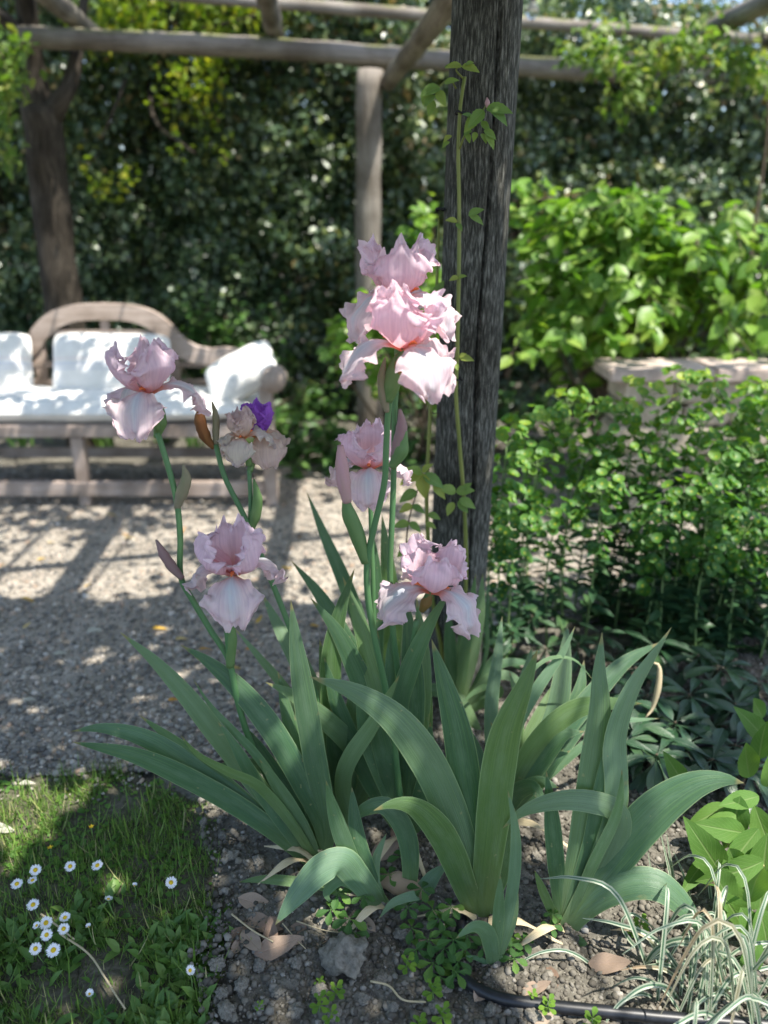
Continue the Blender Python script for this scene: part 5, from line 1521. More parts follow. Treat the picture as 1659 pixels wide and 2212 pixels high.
# --- plant 11: drooping leaf in front, with rhizome
b11 = (832, 1960)
p11 = plant(*b11, 'small iris with one big leaf drooping down to the dry leaves')
for pts, w, dy, tw, rn, fc in (
    ([(594, 1999), (640, 1935), (690, 1880), (738, 1862), (768, 1890), (800, 1930)], 62, -0.10, 0, .85, (0, -1, .9)),
    ([(704, 1686), (722, 1755), (745, 1825), (775, 1890), (805, 1930)], 40, 0.0, 12, .9, (0, -1, .3)),
    ([(760, 1700), (770, 1800), (795, 1880)], 36, 0.08, 0, .3, (0, -1, .3)),
    ([(514, 1906), (560, 1900), (620, 1903), (700, 1915)], 22, 0.05, 0, .4, (0, -.6, 1)),
    ([(818, 1985), (850, 1950), (900, 1935)], 20, -0.05, 0, .5, (0, -.8, .8)),
    ([(910, 1978), (880, 1972), (850, 1975)], 17, 0.0, 0, .9, (0, -.6, 1)),
    ([(968, 1868), (940, 1890), (905, 1930)], 36, 0.06, 0, .9, (0, -1, .6)),
    ([(835, 1800), (812, 1860), (815, 1930)], 20, 0.05, 20, .8, (0, -1, .3)),
    ([(718, 1955), (705, 1930), (740, 1900), (800, 1935)], 30, -0.02, 0, .9, (0, -1, .4))):
    iris_leaf(p11, pts, w, dy, None, tw, rn, b11 if pts[0][0] not in (514,) else (780, 1945), fc, fold=.14)
g = G(850, 1935)
tpart('rhizome', p11, [g + Vector((-.03, .02, .018)), g + Vector((0, .01, .028)), g + Vector((.05, 0, .015)), g + Vector((.08, -.01, .0))], [.012, .024, .022, .010], M['rhizome'], 12, 16, 0.2, 2)
for (u, v) in ((697, 1845), (712, 1835)):
    g = G(u, v)
    tpart('dry_leaf', p1, [g + Vector((0, -.02, 0)), g + Vector((.004, -.03, .03)), g + Vector((-.006, -.04, .05))], [.006, .01, .002], M['straw'], 7, 9)

for (pl, u, v, da, L) in ((p1, 690, 1868, 2.6, .16), (p1, 670, 1860, 3.5, .12), (p7, 1030, 1985, 2.9, .13), (p7, 1055, 1990, -.2, .15), (p9, 1215, 2005, 3.4, .12), (p11, 830, 1960, -2.6, .10), (p3, 870, 1800, -1.2, .16), (p8, 1085, 1770, -.5, .2), (p3, 860, 1810, -2.2, .12)):
    b = G(u, v, .02)
    C = spline([b, b + Vector((cos(da) * L * .4, sin(da) * L * .4 - .02, .035)), b + Vector((cos(da) * L, sin(da) * L - .02, -.008))], 12)
    V, U, F = [], [], []
    for q, c in enumerate(C):
        w = .011 * (1 - (q / 11) ** 2) + .001
        tw = .5 * sin(q * .7)
        sd = np.array((-sin(da) * cos(tw), cos(da) * cos(tw), sin(tw)))
        V += [c - sd * w, c + np.array((0, 0, .004)), c + sd * w]; U += [(0, q / 11), (.5, q / 11), (1, q / 11)]
        if q:
            k = 3 * q
            F += [(k - 3, k - 2, k + 1, k), (k - 2, k - 1, k + 2, k + 1)]
    part('dry_leaf', pl, V, F, M['straw'], U, label='withered straw coloured old leaf')

# ================================================================== CLIMBING ROSE ON THE POST
rose = thing('climbing_rose', (0.21, 2.03, 0), 'thin climbing rose cane tied up the near post with a few small leaves', 'rose')
rl_me = ovate('leaflet', 1.0, 0.62, 0.14, 0.5, 0.05, 12, 5, 'ovate', M['rose_leaf'])
PY = 2.008
tpart('cane', rose, [P(1004, 165, PY - .02), P(994, 235, PY - .005), P(990, 330, PY), P(992, 450, PY), P(991, 600, PY - .01), P(988, 760, PY), P(985, 850, PY), P(992, 950, PY + .005), P(1000, 1050, PY + .008), P(1006, 1160, PY + .012), P(1004, 1300, PY + .016), Vector((0.215, 2.02, -0.02))],
      [.0042, .005, .0055, .0057, .006, .006], M['rose_cane'], 9, 60, 0.12, 3)
tpart('cane', rose, [P(948, 470, 2.10), P(944, 600, 2.10), P(934, 800, 2.09), P(926, 960, 2.08), P(922, 1100, 2.08), P(935, 1300, 2.07), P(953, 1400, 2.05), P(955, 1480, 2.04)], [.003, .005, .006, .0065, .006], M['rose_cane'], 8, 40, 0.1, 5)
tpart('cane', rose, [P(876, 1190, 1.98), P(884, 1120, 1.98), P(905, 1050, 1.98), P(912, 1020, 1.98)], [.0025, .002, .0015], M['twig'], 6, 12)
tpart('side_shoot', rose, [P(993, 320, PY - .01), P(1005, 290, PY - .03), P(1025, 262, PY - .06), P(1050, 228, PY - .08)], [.003, .0025, .002, .0015], M['rose_cane'], 6, 12)
tpart('side_shoot', rose, [P(985, 190, PY), P(970, 170, PY - .02), P(945, 190, PY - .03)], [.0025, .002, .001], M['rose_cane'], 6, 10)
tpart('side_shoot', rose, [P(1000, 168, PY - .02), P(985, 150, PY - .03), P(1000, 142, PY - .04)], [.0025, .002, .001], M['rose_cane'], 6, 10)
tpart('rose_bud', rose, [P(1053, 232, PY - .08), P(1053, 222, PY - .08), P(1052, 210, PY - .08)], [.003, .0065, .001], M['pink_bud'], 8, 8)
for (u, v, du, dv, L, yo) in (
    (998, 142, -26, -3, 30, -.04), (998, 142, 28, 4, 32, -.04), (985, 145, -20, -6, 22, -.03), (1005, 140, 10, -6, 18, -.04),
    (950, 188, -24, 6, 38, -.03), (945, 195, 10, 18, 30, -.03), (940, 205, -18, 14, 28, -.02), (960, 180, 22, -10, 26, -.03), (935, 215, -6, 26, 28, .02), (925, 190, -8, 20, 30, .03),
    (1050, 235, 40, -2, 46, -.09), (1055, 232, 38, 24, 44, -.09), (1046, 238, -28, 26, 38, -.08), (1030, 250, -18, 22, 34, -.06), (1022, 255, -14, -10, 22, -.06), (1040, 262, 16, 16, 22, -.05),
    (1028, 285, -4, 14, 18, -.05), (1040, 288, 10, 14, 20, -.05), (1046, 280, 24, 14, 26, -.06), (1050, 290, 18, 24, 28, -.06), (1018, 280, -14, 8, 18, -.04), (1008, 288, 6, 14, 18, -.04), (975, 292, -14, 8, 20, -.03), (970, 305, -12, 8, 18, -.03),
    (1012, 465, 24, -14, 28, -.04), (1015, 466, 24, 10, 28, -.05), (988, 478, -20, -6, 22, -.02), (986, 482, 10, 10, 18, -.02), (990, 598, -16, 4, 18, -.02), (990, 600, 14, -6, 16, -.02),
    (992, 770, 14, -8, 14, -.02), (992, 772, 28, 2, 26, -.02), (984, 785, 4, 10, 14, -.02),
    (985, 1062, -26, -8, 34, -.03), (985, 1062, 26, -4, 32, -.03), (992, 1078, 22, 10, 32, -.03), (980, 1085, -8, 14, 26, -.03), (1000, 1058, 16, -14, 20, -.03), (990, 1082, 12, 14, 26, -.03),
    (935, 660, 14, -20, 26, .06), (940, 640, 12, -24, 30, .07), (936, 700, -14, 16, 22, .05)):
    p = P(u, v, PY + yo); e = P(u + du, v + dv, PY + yo - .012)
    d = e - p
    place('leaflet', rl_me, rose, p, d, Vector((R(-.4, .4), -.75, .65)), px(p, L) * 1.3)
for k in range(4):
    p = P((912, 905, 915, 900)[k], (1025, 1040, 1050, 1060)[k], 1.97)
for (u, v, du, dv, L) in ((912, 1022, -50, 18, 56), (912, 1022, 4, 46, 58), (914, 1026, 46, 22, 54), (912, 1020, 20, -22, 34), (912, 1022, -34, -14, 44), (935, 1050, 30, 24, 40), (900, 1060, -40, 22, 46), (890, 1090, -26, 14, 34), (890, 1092, 26, 12, 34), (884, 1130, -34, 4, 38), (884, 1128, 26, 18, 34), (880, 1170, 24, 10, 30), (925, 1110, 30, 10, 30), (920, 1130, 30, 12, 26), (880, 1185, -22, 16, 30)):
    p = P(u, v, 1.97); d = P(u + du, v + dv, 1.95) - p
    place('leaflet', rl_me, rose, p, d, Vector((R(-.3, .3), -.6, .8)), px(p, L))
for (u, v) in ((994, 243), (985, 818), (951, 452)):
    c = P(u, v, PY - .002 if u > 960 else 2.095)
    pts = [c + Vector((cos(a) * .011, sin(a) * .011, .003 * sin(a * 2))) for a in np.linspace(0, 2 * pi, 9)]
    tpart('tie', rose, pts + [c + Vector((.018, -.008, -.004))], [.0022, .0022], M['tie'], 6, 24)

# ================================================================== BOTTOM RIGHT: striped grass and foxglove
sg = G(1480, 2150)
grass_t = thing('striped_grass', (sg.x, sg.y, 0), 'tuft of white and green striped grass in the bed corner', 'grass tuft')
def strap(root, pts3, w, material, rnd, name='blade', n=34):
    C = spline(pts3, n); Tn = unit(np.gradient(C, axis=0))
    V, U, F = [], [], []
    pv = None
    for i in range(n):
        s = np.cross(Tn[i], np.array((0.05, -0.8, 0.6)))
        s = unit(s) if np.linalg.norm(s) > .1 or pv is None else pv
        if pv is not None and np.dot(s, pv) < 0: s = -s
        pv = s
        nn = np.cross(s, Tn[i])
        t = i / (n - 1)
        hw = w * .5 * min(1, .75 + t) * (1 - max(0, (t - .45) / .55) ** 2.2) + .0004
        for q in (-1, -.5, 0, .5, 1):
            V.append(C[i] + s * hw * q - nn * hw * .35 * (1 - q * q)); U.append((q * .5 + .5, t))
        if i:
            for j in range(4):
                k = (i - 1) * 5 + j
                F.append((k, k + 1, k + 6, k + 5))
    return part(name, root, V, F, material, U, {'rnd': rnd})
def pxp(lst, y0, y1):
    n = len(lst)
    return [P(u, v, y0 + (y1 - y0) * i / (n - 1)) for i, (u, v) in enumerate(lst)]
# clearly seen long blades, base -> tip
for pts, y0, y1, w in (
    ([(1420, 2212), (1350, 2150), (1250, 2065), (1180, 2055), (1115, 2090), (1100, 2150)], 1.14, 1.13, .008),
    ([(1400, 2160), (1320, 2060), (1230, 2000), (1160, 1985), (1110, 1985)], 1.20, 1.28, .008),
    ([(1410, 2140), (1300, 2050), (1260, 2000)], 1.2, 1.25, .007), ([(1500, 2180), (1440, 2060), (1420, 1960), (1400, 1840)], 1.2, 1.32, .011),
    ([(1510, 2150), (1480, 2050), (1460, 1930), (1440, 1800)], 1.22, 1.36, .012), ([(1530, 2150), (1510, 2030), (1480, 1900), (1455, 1840)], 1.22, 1.34, .011),
    ([(1480, 2160), (1430, 2100), (1360, 2030), (1345, 1990), (1370, 1975), (1420, 2010)], 1.16, 1.18, .010),
    ([(1470, 2190), (1420, 2120), (1400, 2080), (1440, 2060), (1460, 2075)], 1.12, 1.12, .013), ([(1400, 2212), (1380, 2130), (1420, 2050), (1500, 2030), (1570, 2080), (1630, 2160), (1659, 2230)], 1.14, 1.06, .013),
    ([(1450, 2180), (1500, 2130), (1560, 2130), (1620, 2170), (1660, 2230)], 1.1, 1.04, .012), ([(1420, 2200), (1380, 2160), (1340, 2190), (1320, 2240)], 1.08, 1.04, .013),
    ([(1560, 2150), (1570, 2060), (1570, 1980), (1560, 1880)], 1.2, 1.33, .012), ([(1520, 2140), (1560, 2050), (1600, 1960)], 1.18, 1.28, .011),
    ([(1490, 2140), (1470, 2020), (1450, 1900), (1425, 1790)], 1.24, 1.4, .010), ([(1550, 2140), (1540, 2020), (1530, 1900), (1490, 1800)], 1.22, 1.36, .010), ([(1470, 2150), (1440, 2050), (1400, 1940)], 1.22, 1.34, .009), ([(1580, 2150), (1600, 2050), (1610, 1950), (1590, 1880)], 1.2, 1.3, .010),
    ([(1480, 2200), (1450, 2140), (1400, 2130), (1350, 2160), (1310, 2212)], 1.06, 1.02, .012), ([(1500, 2200), (1560, 2100), (1640, 2050), (1700, 2020)], 1.12, 1.15, .012),
    ([(1520, 2200), (1590, 2120), (1659, 2090), (1720, 2090)], 1.10, 1.12, .012), ([(1440, 2190), (1470, 2110), (1440, 2085), (1360, 2092)], 1.12, 1.1, .011)):
    strap(grass_t, pxp(pts, y0, y1), w * .8, M['variegated'], R(0, .8))
for i in range(52):
    a = R(0, 2 * pi); l = R(.10, .26); h = R(.04, .24)
    b = sg + Vector((R(-.06, .14), R(-.09, .05), -.01))
    e = b + Vector((cos(a) * l, sin(a) * l * .8, h * R(.0, .9)))
    strap(grass_t, [b, b + Vector((cos(a) * l * .35, sin(a) * l * .3, h)), b + Vector((cos(a) * l * .7, sin(a) * l * .55, h * 1.05)), e], R(.005, .009), M['variegated'], R(0, 1), n=22)

fg = G(1640, 1940)
fox = thing('foxglove', (fg.x, fg.y, 0), 'leafy foxglove rosette with soft veined yellow green leaves at the bed edge', 'plant')
fx_me = ovate('leaf', 1.0, 0.44, 0.10, 0.6, 0.02, 20, 7, 'ovate', M['foxglove'], 0.06)
fx_me2 = ovate('leaf', 1.0, 0.38, 0.16, -0.3, 0.02, 20, 7, 'ovate', M['foxglove'], 0.08)
for (u, v, du, dv, L, h, n) in (
    (1620, 1680, -20, -90, 110, .10, (0, -1, .2)), (1640, 1640, 10, -90, 110, .13, (-.2, -1, .3)), (1655, 1600, -40, -60, 90, .18, (.3, -1, .4)), (1480, 1700, -36, -70, 80, .05, (0, -1, .4)),
    (1640, 1720, -70, 20, 90, .16, (0, -.6, 1)), (1600, 1720, -20, 90, 110, .18, (-.3, -1, .5)), (1590, 1760, -60, 40, 90, .15, (0, -.8, .8)), (1640, 1790, -50, 60, 120, .15, (-.2, -1, .6)), (1659, 1800, -20, 140, 170, .17, (-.2, -1, .4)),
    (1560, 1890, -60, -100, 130, .06, (-.1, -1, .5)), (1600, 1880, -40, -60, 100, .08, (.1, -1, .5)), (1590, 1960, -70, -90, 150, .04, (.3, -.8, .6)), (1620, 1950, 20, -110, 120, .06, (0, -1, .3)),
    (1600, 1960, 40, 70, 100, .09, (0, -.9, .6)), (1560, 1930, 60, 90, 130, .10, (-.2, -.9, .6)), (1570, 1900, 30, 70, 110, .10, (.2, -1, .4)), (1640, 1960, 20, 70, 110, .10, (0, -1, .5)), (1530, 1850, -40, 50, 80, .08, (0, -.9, .7)), (1655, 1700, 30, -60, 90, .14, (0, -1, .5)), (1660, 1900, 40, -20, 90, .12, (0, -.8, .7)),
    (1610, 1800, -60, -10, 100, .12, (-.2, -.9, .7)), (1650, 1860, -60, 30, 120, .12, (.1, -1, .5)), (1580, 1830, 50, 60, 110, .10, (-.3, -1, .4)), (1540, 1800, -10, 80, 100, .10, (.3, -1, .5)), (1630, 1740, 30, 80, 120, .16, (-.4, -1, .4)),
    (1650, 1550, -30, -40, 80, .16, (.2, -1, .4)), (1640, 2030, -20, 60, 90, .06, (.2, -.8, .8)), (1570, 1740, -50, 30, 80, .12, (0, -.8, .8))):
    p = G(u, v, h); d = P(u + du, v + dv, p.y - .03) - p
    place('leaf', random.choice((fx_me, fx_me2)), fox, p, d, Vector(n), px(p, L) * 1.32)
for k in range(9):
    p = fg + Vector((R(-.05, .06), R(-.03, .05), -.01)); e = G(1560 + k * 12, 1790 + (k * 37 % 90), .10)
    tpart('leaf_stalk', fox, [p, (p + e) / 2 + Vector((0, 0, .03)), e], [.006, .005, .003], M['rootstalk'], 7, 8)

# ================================================================== PIPE
pipe = thing('irrigation_pipe', tuple(G(1300, 2170)), 'black plastic irrigation pipe lying on the soil beside the iris plants', 'pipe')
tpart('tube', pipe, [G(1000, 1975, .02), G(990, 2030, .012), G(985, 2095, .014), G(1060, 2150, .016), G(1180, 2172, .016), G(1300, 2185, .018), G(1450, 2200, .016), G(1659, 2215, .012), G(1800, 2220, .012)], [.0115, .0115], M['pipe'], 14, 60, 0.05)
pipe2 = thing('irrigation_pipe', tuple(G(1450, 1620)), 'black plastic irrigation pipe in deep shade under the dark rosette shrub', 'pipe')
tpart('tube', pipe2, [G(1300, 1660, .015), G(1400, 1630, .015), G(1520, 1608, .015), G(1700, 1590, .015)], [.011, .011], M['pipe'], 12, 30, 0.05)
c = G(1432, 1624, .015)
tpart('coupling', pipe2, [c + Vector((-.03, -.004, 0)), c + Vector((.03, .004, 0))], [.016, .016], M['pipe'], 14, 5)

# ================================================================== GROUND LITTER
dl_me = [ovate('dry_leaf', 1.0, w_, f_, c_, 0, 12, 7, 'ovate', M['dry_leaf'], wv) for w_, f_, c_, wv in ((.42, .12, .5, .10), (.5, .05, -.5, .14), (.4, .25, .8, .10))]
def drop(me, name, u, v, ang, L, label, cat, group, zz=0.010, lift=0.25):
    p = G(u, v, zz)
    d = Vector((cos(ang), sin(ang), R(-.1, lift)))
    d.normalize()
    n = Vector((R(-.25, .25), R(-.35, .1), 1))
    n = (n - d * n.dot(d)).normalized()
    o = obj(name, me)
    x = d.cross(n)
    o.matrix_world = Matrix.Translation(p - d * L * .5) @ Matrix((x, d, n)).transposed().to_4x4() @ Matrix.Scale(L, 4)
    return tag(o, label, cat, group)
DL = 'brown dry leaf lying on the dark soil in front of the irises'
for (u, v, a, L) in ((560, 1952, -.2, .085), (548, 1985, 2.6, .09), (527, 2010, .8, .07), (600, 1995, .3, .08), (602, 2048, .15, .085), (668, 2035, .5, .075), (545, 2040, -.8, .07), (520, 2035, 1.2, .05), (585, 2020, 1.6, .06), (660, 2010, -.4, .06), (840, 1835, .5, .09), (862, 1795, 1.4, .08), (790, 1990, 2.2, .05), (900, 2065, .8, .05), (1050, 2130, .9, .075)):
    drop(random.choice(dl_me), 'dry_leaf', u, v, a + R(-.2, .2), L * 1.2, DL, 'leaf', 'dry leaves before the irises')
for (u, v, a, L) in ((1320, 2085, -.25, .09), (1160, 2138, 0.1, .065), (1190, 2100, 1.7, .07), (1180, 2195, .6, .06)):
    drop(random.choice(dl_me), 'dry_leaf', u, v, a, L, 'brown dry leaf by the black pipe near the striped grass', 'leaf', 'dry leaves by the pipe')
yl_me = [ovate('yellow_leaf', 1.0, w_, .12, c_, 0, 8, 5, 'ovate', M['yellow_leaf'], .1) for w_, c_ in ((.4, .5), (.36, -.6))]
for (u, v, a) in ((375, 1510, .3), (392, 1378, .1), (540, 1400, .4), (270, 1153, 0), (110, 1170, .5), (60, 1293, .2), (395, 1148, 1), (150, 1120, .3), (280, 1160, .2), (720, 1490, .3), (560, 1340, 1.2), (5, 1222, .1), (345, 1355, .2), (60, 1352, .1), (240, 1110, .4), (445, 1400, .2), (620, 1225, .7), (680, 1350, .1), (90, 1205, .9), (505, 1440, .4), (190, 1265, .5), (650, 1160, .1)):
    drop(random.choice(yl_me), 'fallen_leaf', u, v, a + R(-.3, .3), R(.035, .06), 'small yellow orange fallen leaf lying on the gravel', 'leaf', 'fallen leaves on the gravel', 0.004, .3)
pl_me = ovate('pale_leaf', 1.0, .5, .1, .4, 0, 8, 5, 'ovate', M['pale_leaf'], .1)
for (u, v, a, L) in ((-5, 1788, .1, .085), (58, 1690, .1, .045), (205, 1360, .3, .06), (130, 1410, .1, .05), (62, 1510, .5, .045), (640, 1735, .4, .03)):
    drop(pl_me, 'pale_leaf', u, v, a, L, 'bleached grey fallen leaf near the lawn and gravel edge', 'leaf', 'bleached leaves', 0.006, .2)

# soil crumbs and clods
BED = [(-0.50, 1.68)] + [(a, b - .05) for a, b in EDGE[4:12]] + [(1.6, 0.6), (-0.24, 0.6), (-0.33, 1.0), (-0.40, 1.15), (-0.38, 1.22), (-0.41, 1.30), (-0.39, 1.36), (-0.44, 1.45)]
for k in range(3):
    x, y, shape, pos, n = scatter_stones('c', 17000, BED, 1.3, 0, .0018, .0115, None, k, '', 0.8, 2.4, -.5, 1.5)
    pos[:, 2] = [bed_height(a, b) + s * .35 for a, b, s in zip(x, y, shape[:, 2])]
    tv, tf = pebble_template(10 + k)
    shape[:, 2] *= 1.3
    o = scatter('soil_crumbs', None, tv, tf, pos, random_rot(n, .6), shape, M['crumb'], RNG.uniform(0, 1, n))
    tag(o, ['coarse brown soil crumbs covering the flower bed', 'lumpy dry soil crumbs between the irises', 'small dark soil crumbs and grit in the bed'][k], 'soil')
def clod_mesh(seed):
    bm = bmesh.new()
    bmesh.ops.create_icosphere(bm, subdivisions=4, radius=1)
    V = []
    for v in bm.verts:
        q = v.co + Vector((seed * 5.1, 0, 0))
        k = 1 + .35 * mnoise.noise(q * 1.1) + .34 * mnoise.noise(q * 2.3) + .16 * mnoise.noise(q * 5.5) + .10 * mnoise.noise(q * 11) + .05 * mnoise.noise(q * 21)
        V.append((v.co.x * k * 1.1, v.co.y * k * .85, v.co.z * k * .62))
    F = [tuple(v.index for v in f.verts) for f in bm.faces]
    bm.free()
    return mesh_data('soil_clod', V, F, M['clod'])
cl = [clod_mesh(i) for i in range(5)]
for i, (u, v, s) in enumerate(((745, 2075, .046), (690, 2150, .022), (560, 2090, .022), (520, 2140, .02), (600, 2150, .018), (480, 2160, .02), (640, 2185, .022), (780, 2160, .02), (820, 2120, .018), (850, 2185, .02), (470, 2100, .016), (720, 2200, .02), (940, 2180, .022), (960, 2140, .018), (1150, 2200, .026), (1110, 2185, .018), (1200, 2050, .016), (1130, 1900, .018), (1160, 1860, .016), (1130, 1830, .015), (560, 1870, .018), (520, 1835, .016), (600, 1880, .018), (480, 1810, .014), (500, 1860, .02), (870, 2020, .02), (920, 2010, .02), (700, 2000, .016), (640, 2090, .016), (1060, 2190, .02), (560, 2180, .02), (490, 2195, .02), (440, 1780, .012), (1255, 2090, .016))):
    o = obj('soil_clod', cl[i % 5])
    p = G(u, v)
    o.location = (p.x, p.y, bed_height(p.x, p.y) + s * .35)
    s2 = s if i == 0 else s * R(.55, .95)
    o.scale = (s2, s2 * R(.8, 1.1), s2 * R(.8, 1.1)); o.rotation_euler = (R(-.4, .4), R(-.4, .4), R(0, 6))
    tag(o, 'large crumbly soil clod, biggest in the bed, before the irises' if i == 0 else 'small lump of dry soil on the bed', 'soil clod', None if i == 0 else 'soil lumps')

# grass and lawn
def grass_patch(N, hmin, hmax, wmin, wmax, dens, name, lab, bare, x0=-1.7, x1=-0.12, y0=0.75, y1=1.9):
    x = RNG.uniform(x0, x1, N); y = RNG.uniform(y0, y1, N)
    n1 = np.array([mnoise.noise(Vector((a * 5, b * 5, 1))) for a, b in zip(x, y)])
    n2 = np.array([mnoise.noise(Vector((a * 16, b * 16, 3))) for a, b in zip(x, y)])
    xb = np.interp(y, [0.7, 1.0, 1.2, 1.4, 1.6, 1.75], [-.22, -.26, -.31, -.36, -.48, -.70])
    dr = xb - x + .16 * n1 + .10 * n2
    ye = np.interp(x, [-1.7, -1.2, -.8, -.5], [1.72, 1.72, 1.72, 1.66])
    df = ye - y + .10 * n1 + .08 * n2
    d = np.minimum(dr, df)
    pr = np.clip(d / .12 + .25, 0, 1) * np.clip(.62 + n1 * 1.0 + n2 * .8, bare, 1) * dens
    ok = (np.abs(x) < y * 0.60 + .35) & (RNG.uniform(0, 1, N) < pr)
    x, y = x[ok], y[ok]; n = len(x)
    a = RNG.uniform(0, 2 * pi, n)
    ln = RNG.uniform(.15, 1.5, n)
    t = np.stack([np.cos(a) * ln, np.sin(a) * ln, np.ones(n)], 1)
    nn = np.stack([-np.cos(a), -np.sin(a), np.full(n, .3)], 1)
    h = RNG.uniform(hmin, hmax, n) * (0.6 + .4 * RNG.uniform(0, 1, n))
    sc3 = np.stack([RNG.uniform(wmin, wmax, n), h, h], 1)
    o = scatter(name, None, *BLADE, np.stack([x, y, np.where(x > -.40, -.006, -.016)], 1), frames(nn, t), sc3, M['grass'], RNG.uniform(0, 1, n))
    tag(o, lab, 'grass')
grass_patch(90000, .012, .042, .0010, .0022, 1.0, 'grass', 'short green lawn grass beside the gravel path', .10)
grass_patch(9000, .04, .10, .0020, .0040, .8, 'grass', 'longer broad grass blades leaning over the lawn', .03)
# flat small-leaved ground weeds in the lawn and daisy leaves
def weeds(N, size, poly, material, name, lab, x0, x1, y0, y1, wid=.6, upr=.6, ythr=None):
    x = RNG.uniform(x0, x1, N); y = RNG.uniform(y0, y1, N)
    cl_ = np.array([mnoise.noise(Vector((a * 6 + 5, b * 6, 9))) for a, b in zip(x, y)])
    jx = np.array([mnoise.noise(Vector((a * 9, b * 9, 21))) for a, b in zip(x, y)]); jy = np.array([mnoise.noise(Vector((a * 9, b * 9, 33))) for a, b in zip(x, y)])
    ok = inside(poly, x + .13 * jx + RNG.normal(0, .02, N), y + .13 * jy) & (RNG.uniform(0, 1, N) < np.clip(.4 + cl_ * 1.4, 0.02, 1))
    x, y = x[ok], y[ok]; n = len(x)
    a = RNG.uniform(0, 2 * pi, n)
    t = np.stack([np.cos(a), np.sin(a), RNG.uniform(.1, upr * 2.2, n)], 1)
    nn = np.stack([-np.cos(a) * .5, -np.sin(a) * .5, np.ones(n)], 1)
    s = RNG.uniform(*size, n)
    o = scatter(name, None, *LEAF6, np.stack([x, y, np.full(n, -.012)], 1), frames(nn, t), np.stack([s * wid * 1.6, s, s], 1), material, RNG.uniform(0, 1, n))
    return tag(o, lab, 'ground cover')
DAISY = [(-1.0, 1.12), (-.80, 1.22), (-.62, 1.28), (-.46, 1.29), (-.36, 1.22), (-.28, 1.05), (-.26, .8), (-1.0, .8)]
weeds(4200, (.022, .050), DAISY, M['spoon'], 'daisy_foliage', 'spoon shaped daisy leaves massed below the daisies', -1, -.18, .85, 1.36, .42, .75)
weeds(9000, (.006, .017), LAWN, M['weed'], 'clover_weed', 'tiny round weed leaves spread through the lawn', -1.5, -.3, .85, 1.74, .9, .3)

pet_v, pet_f = [], []
def daisy_meshes(seed, cup):
    rs = random.Random(seed)
    V, F = [], []
    for k in range(26):
        a = 2 * pi * k / 26 + rs.uniform(-.06, .06); l = rs.uniform(.85, 1.0); up = cup + rs.uniform(-.08, .08) + (.06 if k % 2 else 0)
        e = Vector((cos(a), sin(a), 0)); s = Vector((-sin(a), cos(a), 0))
        b = len(V)
        V += [e * .22 - s * .04, e * .22 + s * .04, e * l * .7 + s * .095 + Vector((0, 0, up * .6)), e * l * .7 - s * .095 + Vector((0, 0, up * .6)), e * l + s * .05 + Vector((0, 0, up * .9)), e * l - s * .05 + Vector((0, 0, up * .9))]
        F += [(b, b + 1, b + 2, b + 3), (b + 3, b + 2, b + 4, b + 5)]
    pm = mesh_data('petal_ring', V, F, M['white_petal'], smooth=False)
    bm = bmesh.new(); bmesh.ops.create_uvsphere(bm, u_segments=12, v_segments=8, radius=.36)
    V = [(v.co.x, v.co.y, v.co.z * .6 + .05) for v in bm.verts]; F = [tuple(v.index for v in f.verts) for f in bm.faces]; bm.free()
    return pm, mesh_data('disc', V, F, M['yellow_disc'])
dm = [daisy_meshes(1, .1), daisy_meshes(2, .3), daisy_meshes(3, .9)]
for i, (u, v, r, kind, tx, ty) in enumerate(((151, 1872, .0155, 0, .3, -.4), (210, 1870, .016, 0, 0, -.3), (76, 1880, .016, 0, .3, -.4), (36, 1910, .0155, 0, .1, -.3), (70, 1902, .013, 0, 0, -.1), (71, 1955, .016, 0, .1, -.35), (369, 1907, .0165, 0, .4, -.4), (99, 1994, .0165, 0, .2, -.6), (140, 1983, .014, 1, .2, -.2), (137, 2007, .0145, 0, .3, -.4), (100, 2020, .0145, 0, .4, -.6), (76, 2050, .015, 0, .4, -.5), (115, 2053, .017, 0, .1, -.6), (410, 2097, .012, 1, .6, -.3), (234, 1943, .011, 1, .3, .3), (290, 1914, .007, 2, .2, .1), (193, 2148, .009, 2, .2, -.3), (79, 2000, .010, 1, -.3, -.4), (191, 2003, .007, 2, 0, 0))):
    hgt = R(.045, .075)
    p = P(u, v, G(u, v).y - hgt * .75)
    lab = ('wide open white daisy with yellow centre standing in the lawn', 'half open white daisy with cupped petals in the lawn', 'closed white daisy bud in the lawn')[kind]
    grp = None
    if kind == 0 and u < 145 and v > 1980: lab, grp = 'open white daisy in the tight cluster beside the dry stalk', 'daisies clustered by the dry stalk'
    elif kind == 0 and 140 < u < 220: lab, grp = 'open white daisy behind the cluster, among plain grass', 'daisies behind the cluster'
    elif u == 369: lab = 'lone wide open white daisy near the bare soil edge'
    elif u == 410: lab = 'lone half open daisy low beside the bare soil'
    elif kind == 0: lab, grp = 'open white daisy in the loose row behind the tight cluster', 'daisies in the loose row'
    t = thing('daisy', (p.x, p.y, -.016), lab, 'daisy', grp if (grp or u in (369, 410)) else ('open daisies in the lawn', 'half open daisies in the lawn', 'closed daisies in the lawn')[kind])
    ax = Vector((tx + R(-.1, .1), ty, 1)).normalized()
    q = ax.to_track_quat('Z', 'Y').to_matrix().to_4x4()
    tpart('stem', t, [(p.x + R(-.01, .01), p.y + .01, -.016), (p.x, p.y + .004, p.z * .5), p - ax * .002], [.0012, .001], M['spurge_stem'], 5, 6)
    for me, nm in zip(dm[kind], ('petal_ring', 'disc')):
        o = obj(nm, me, t)
        o.matrix_local = Matrix.Translation(p - t.location) @ q @ Matrix.Scale(r * .84, 4)
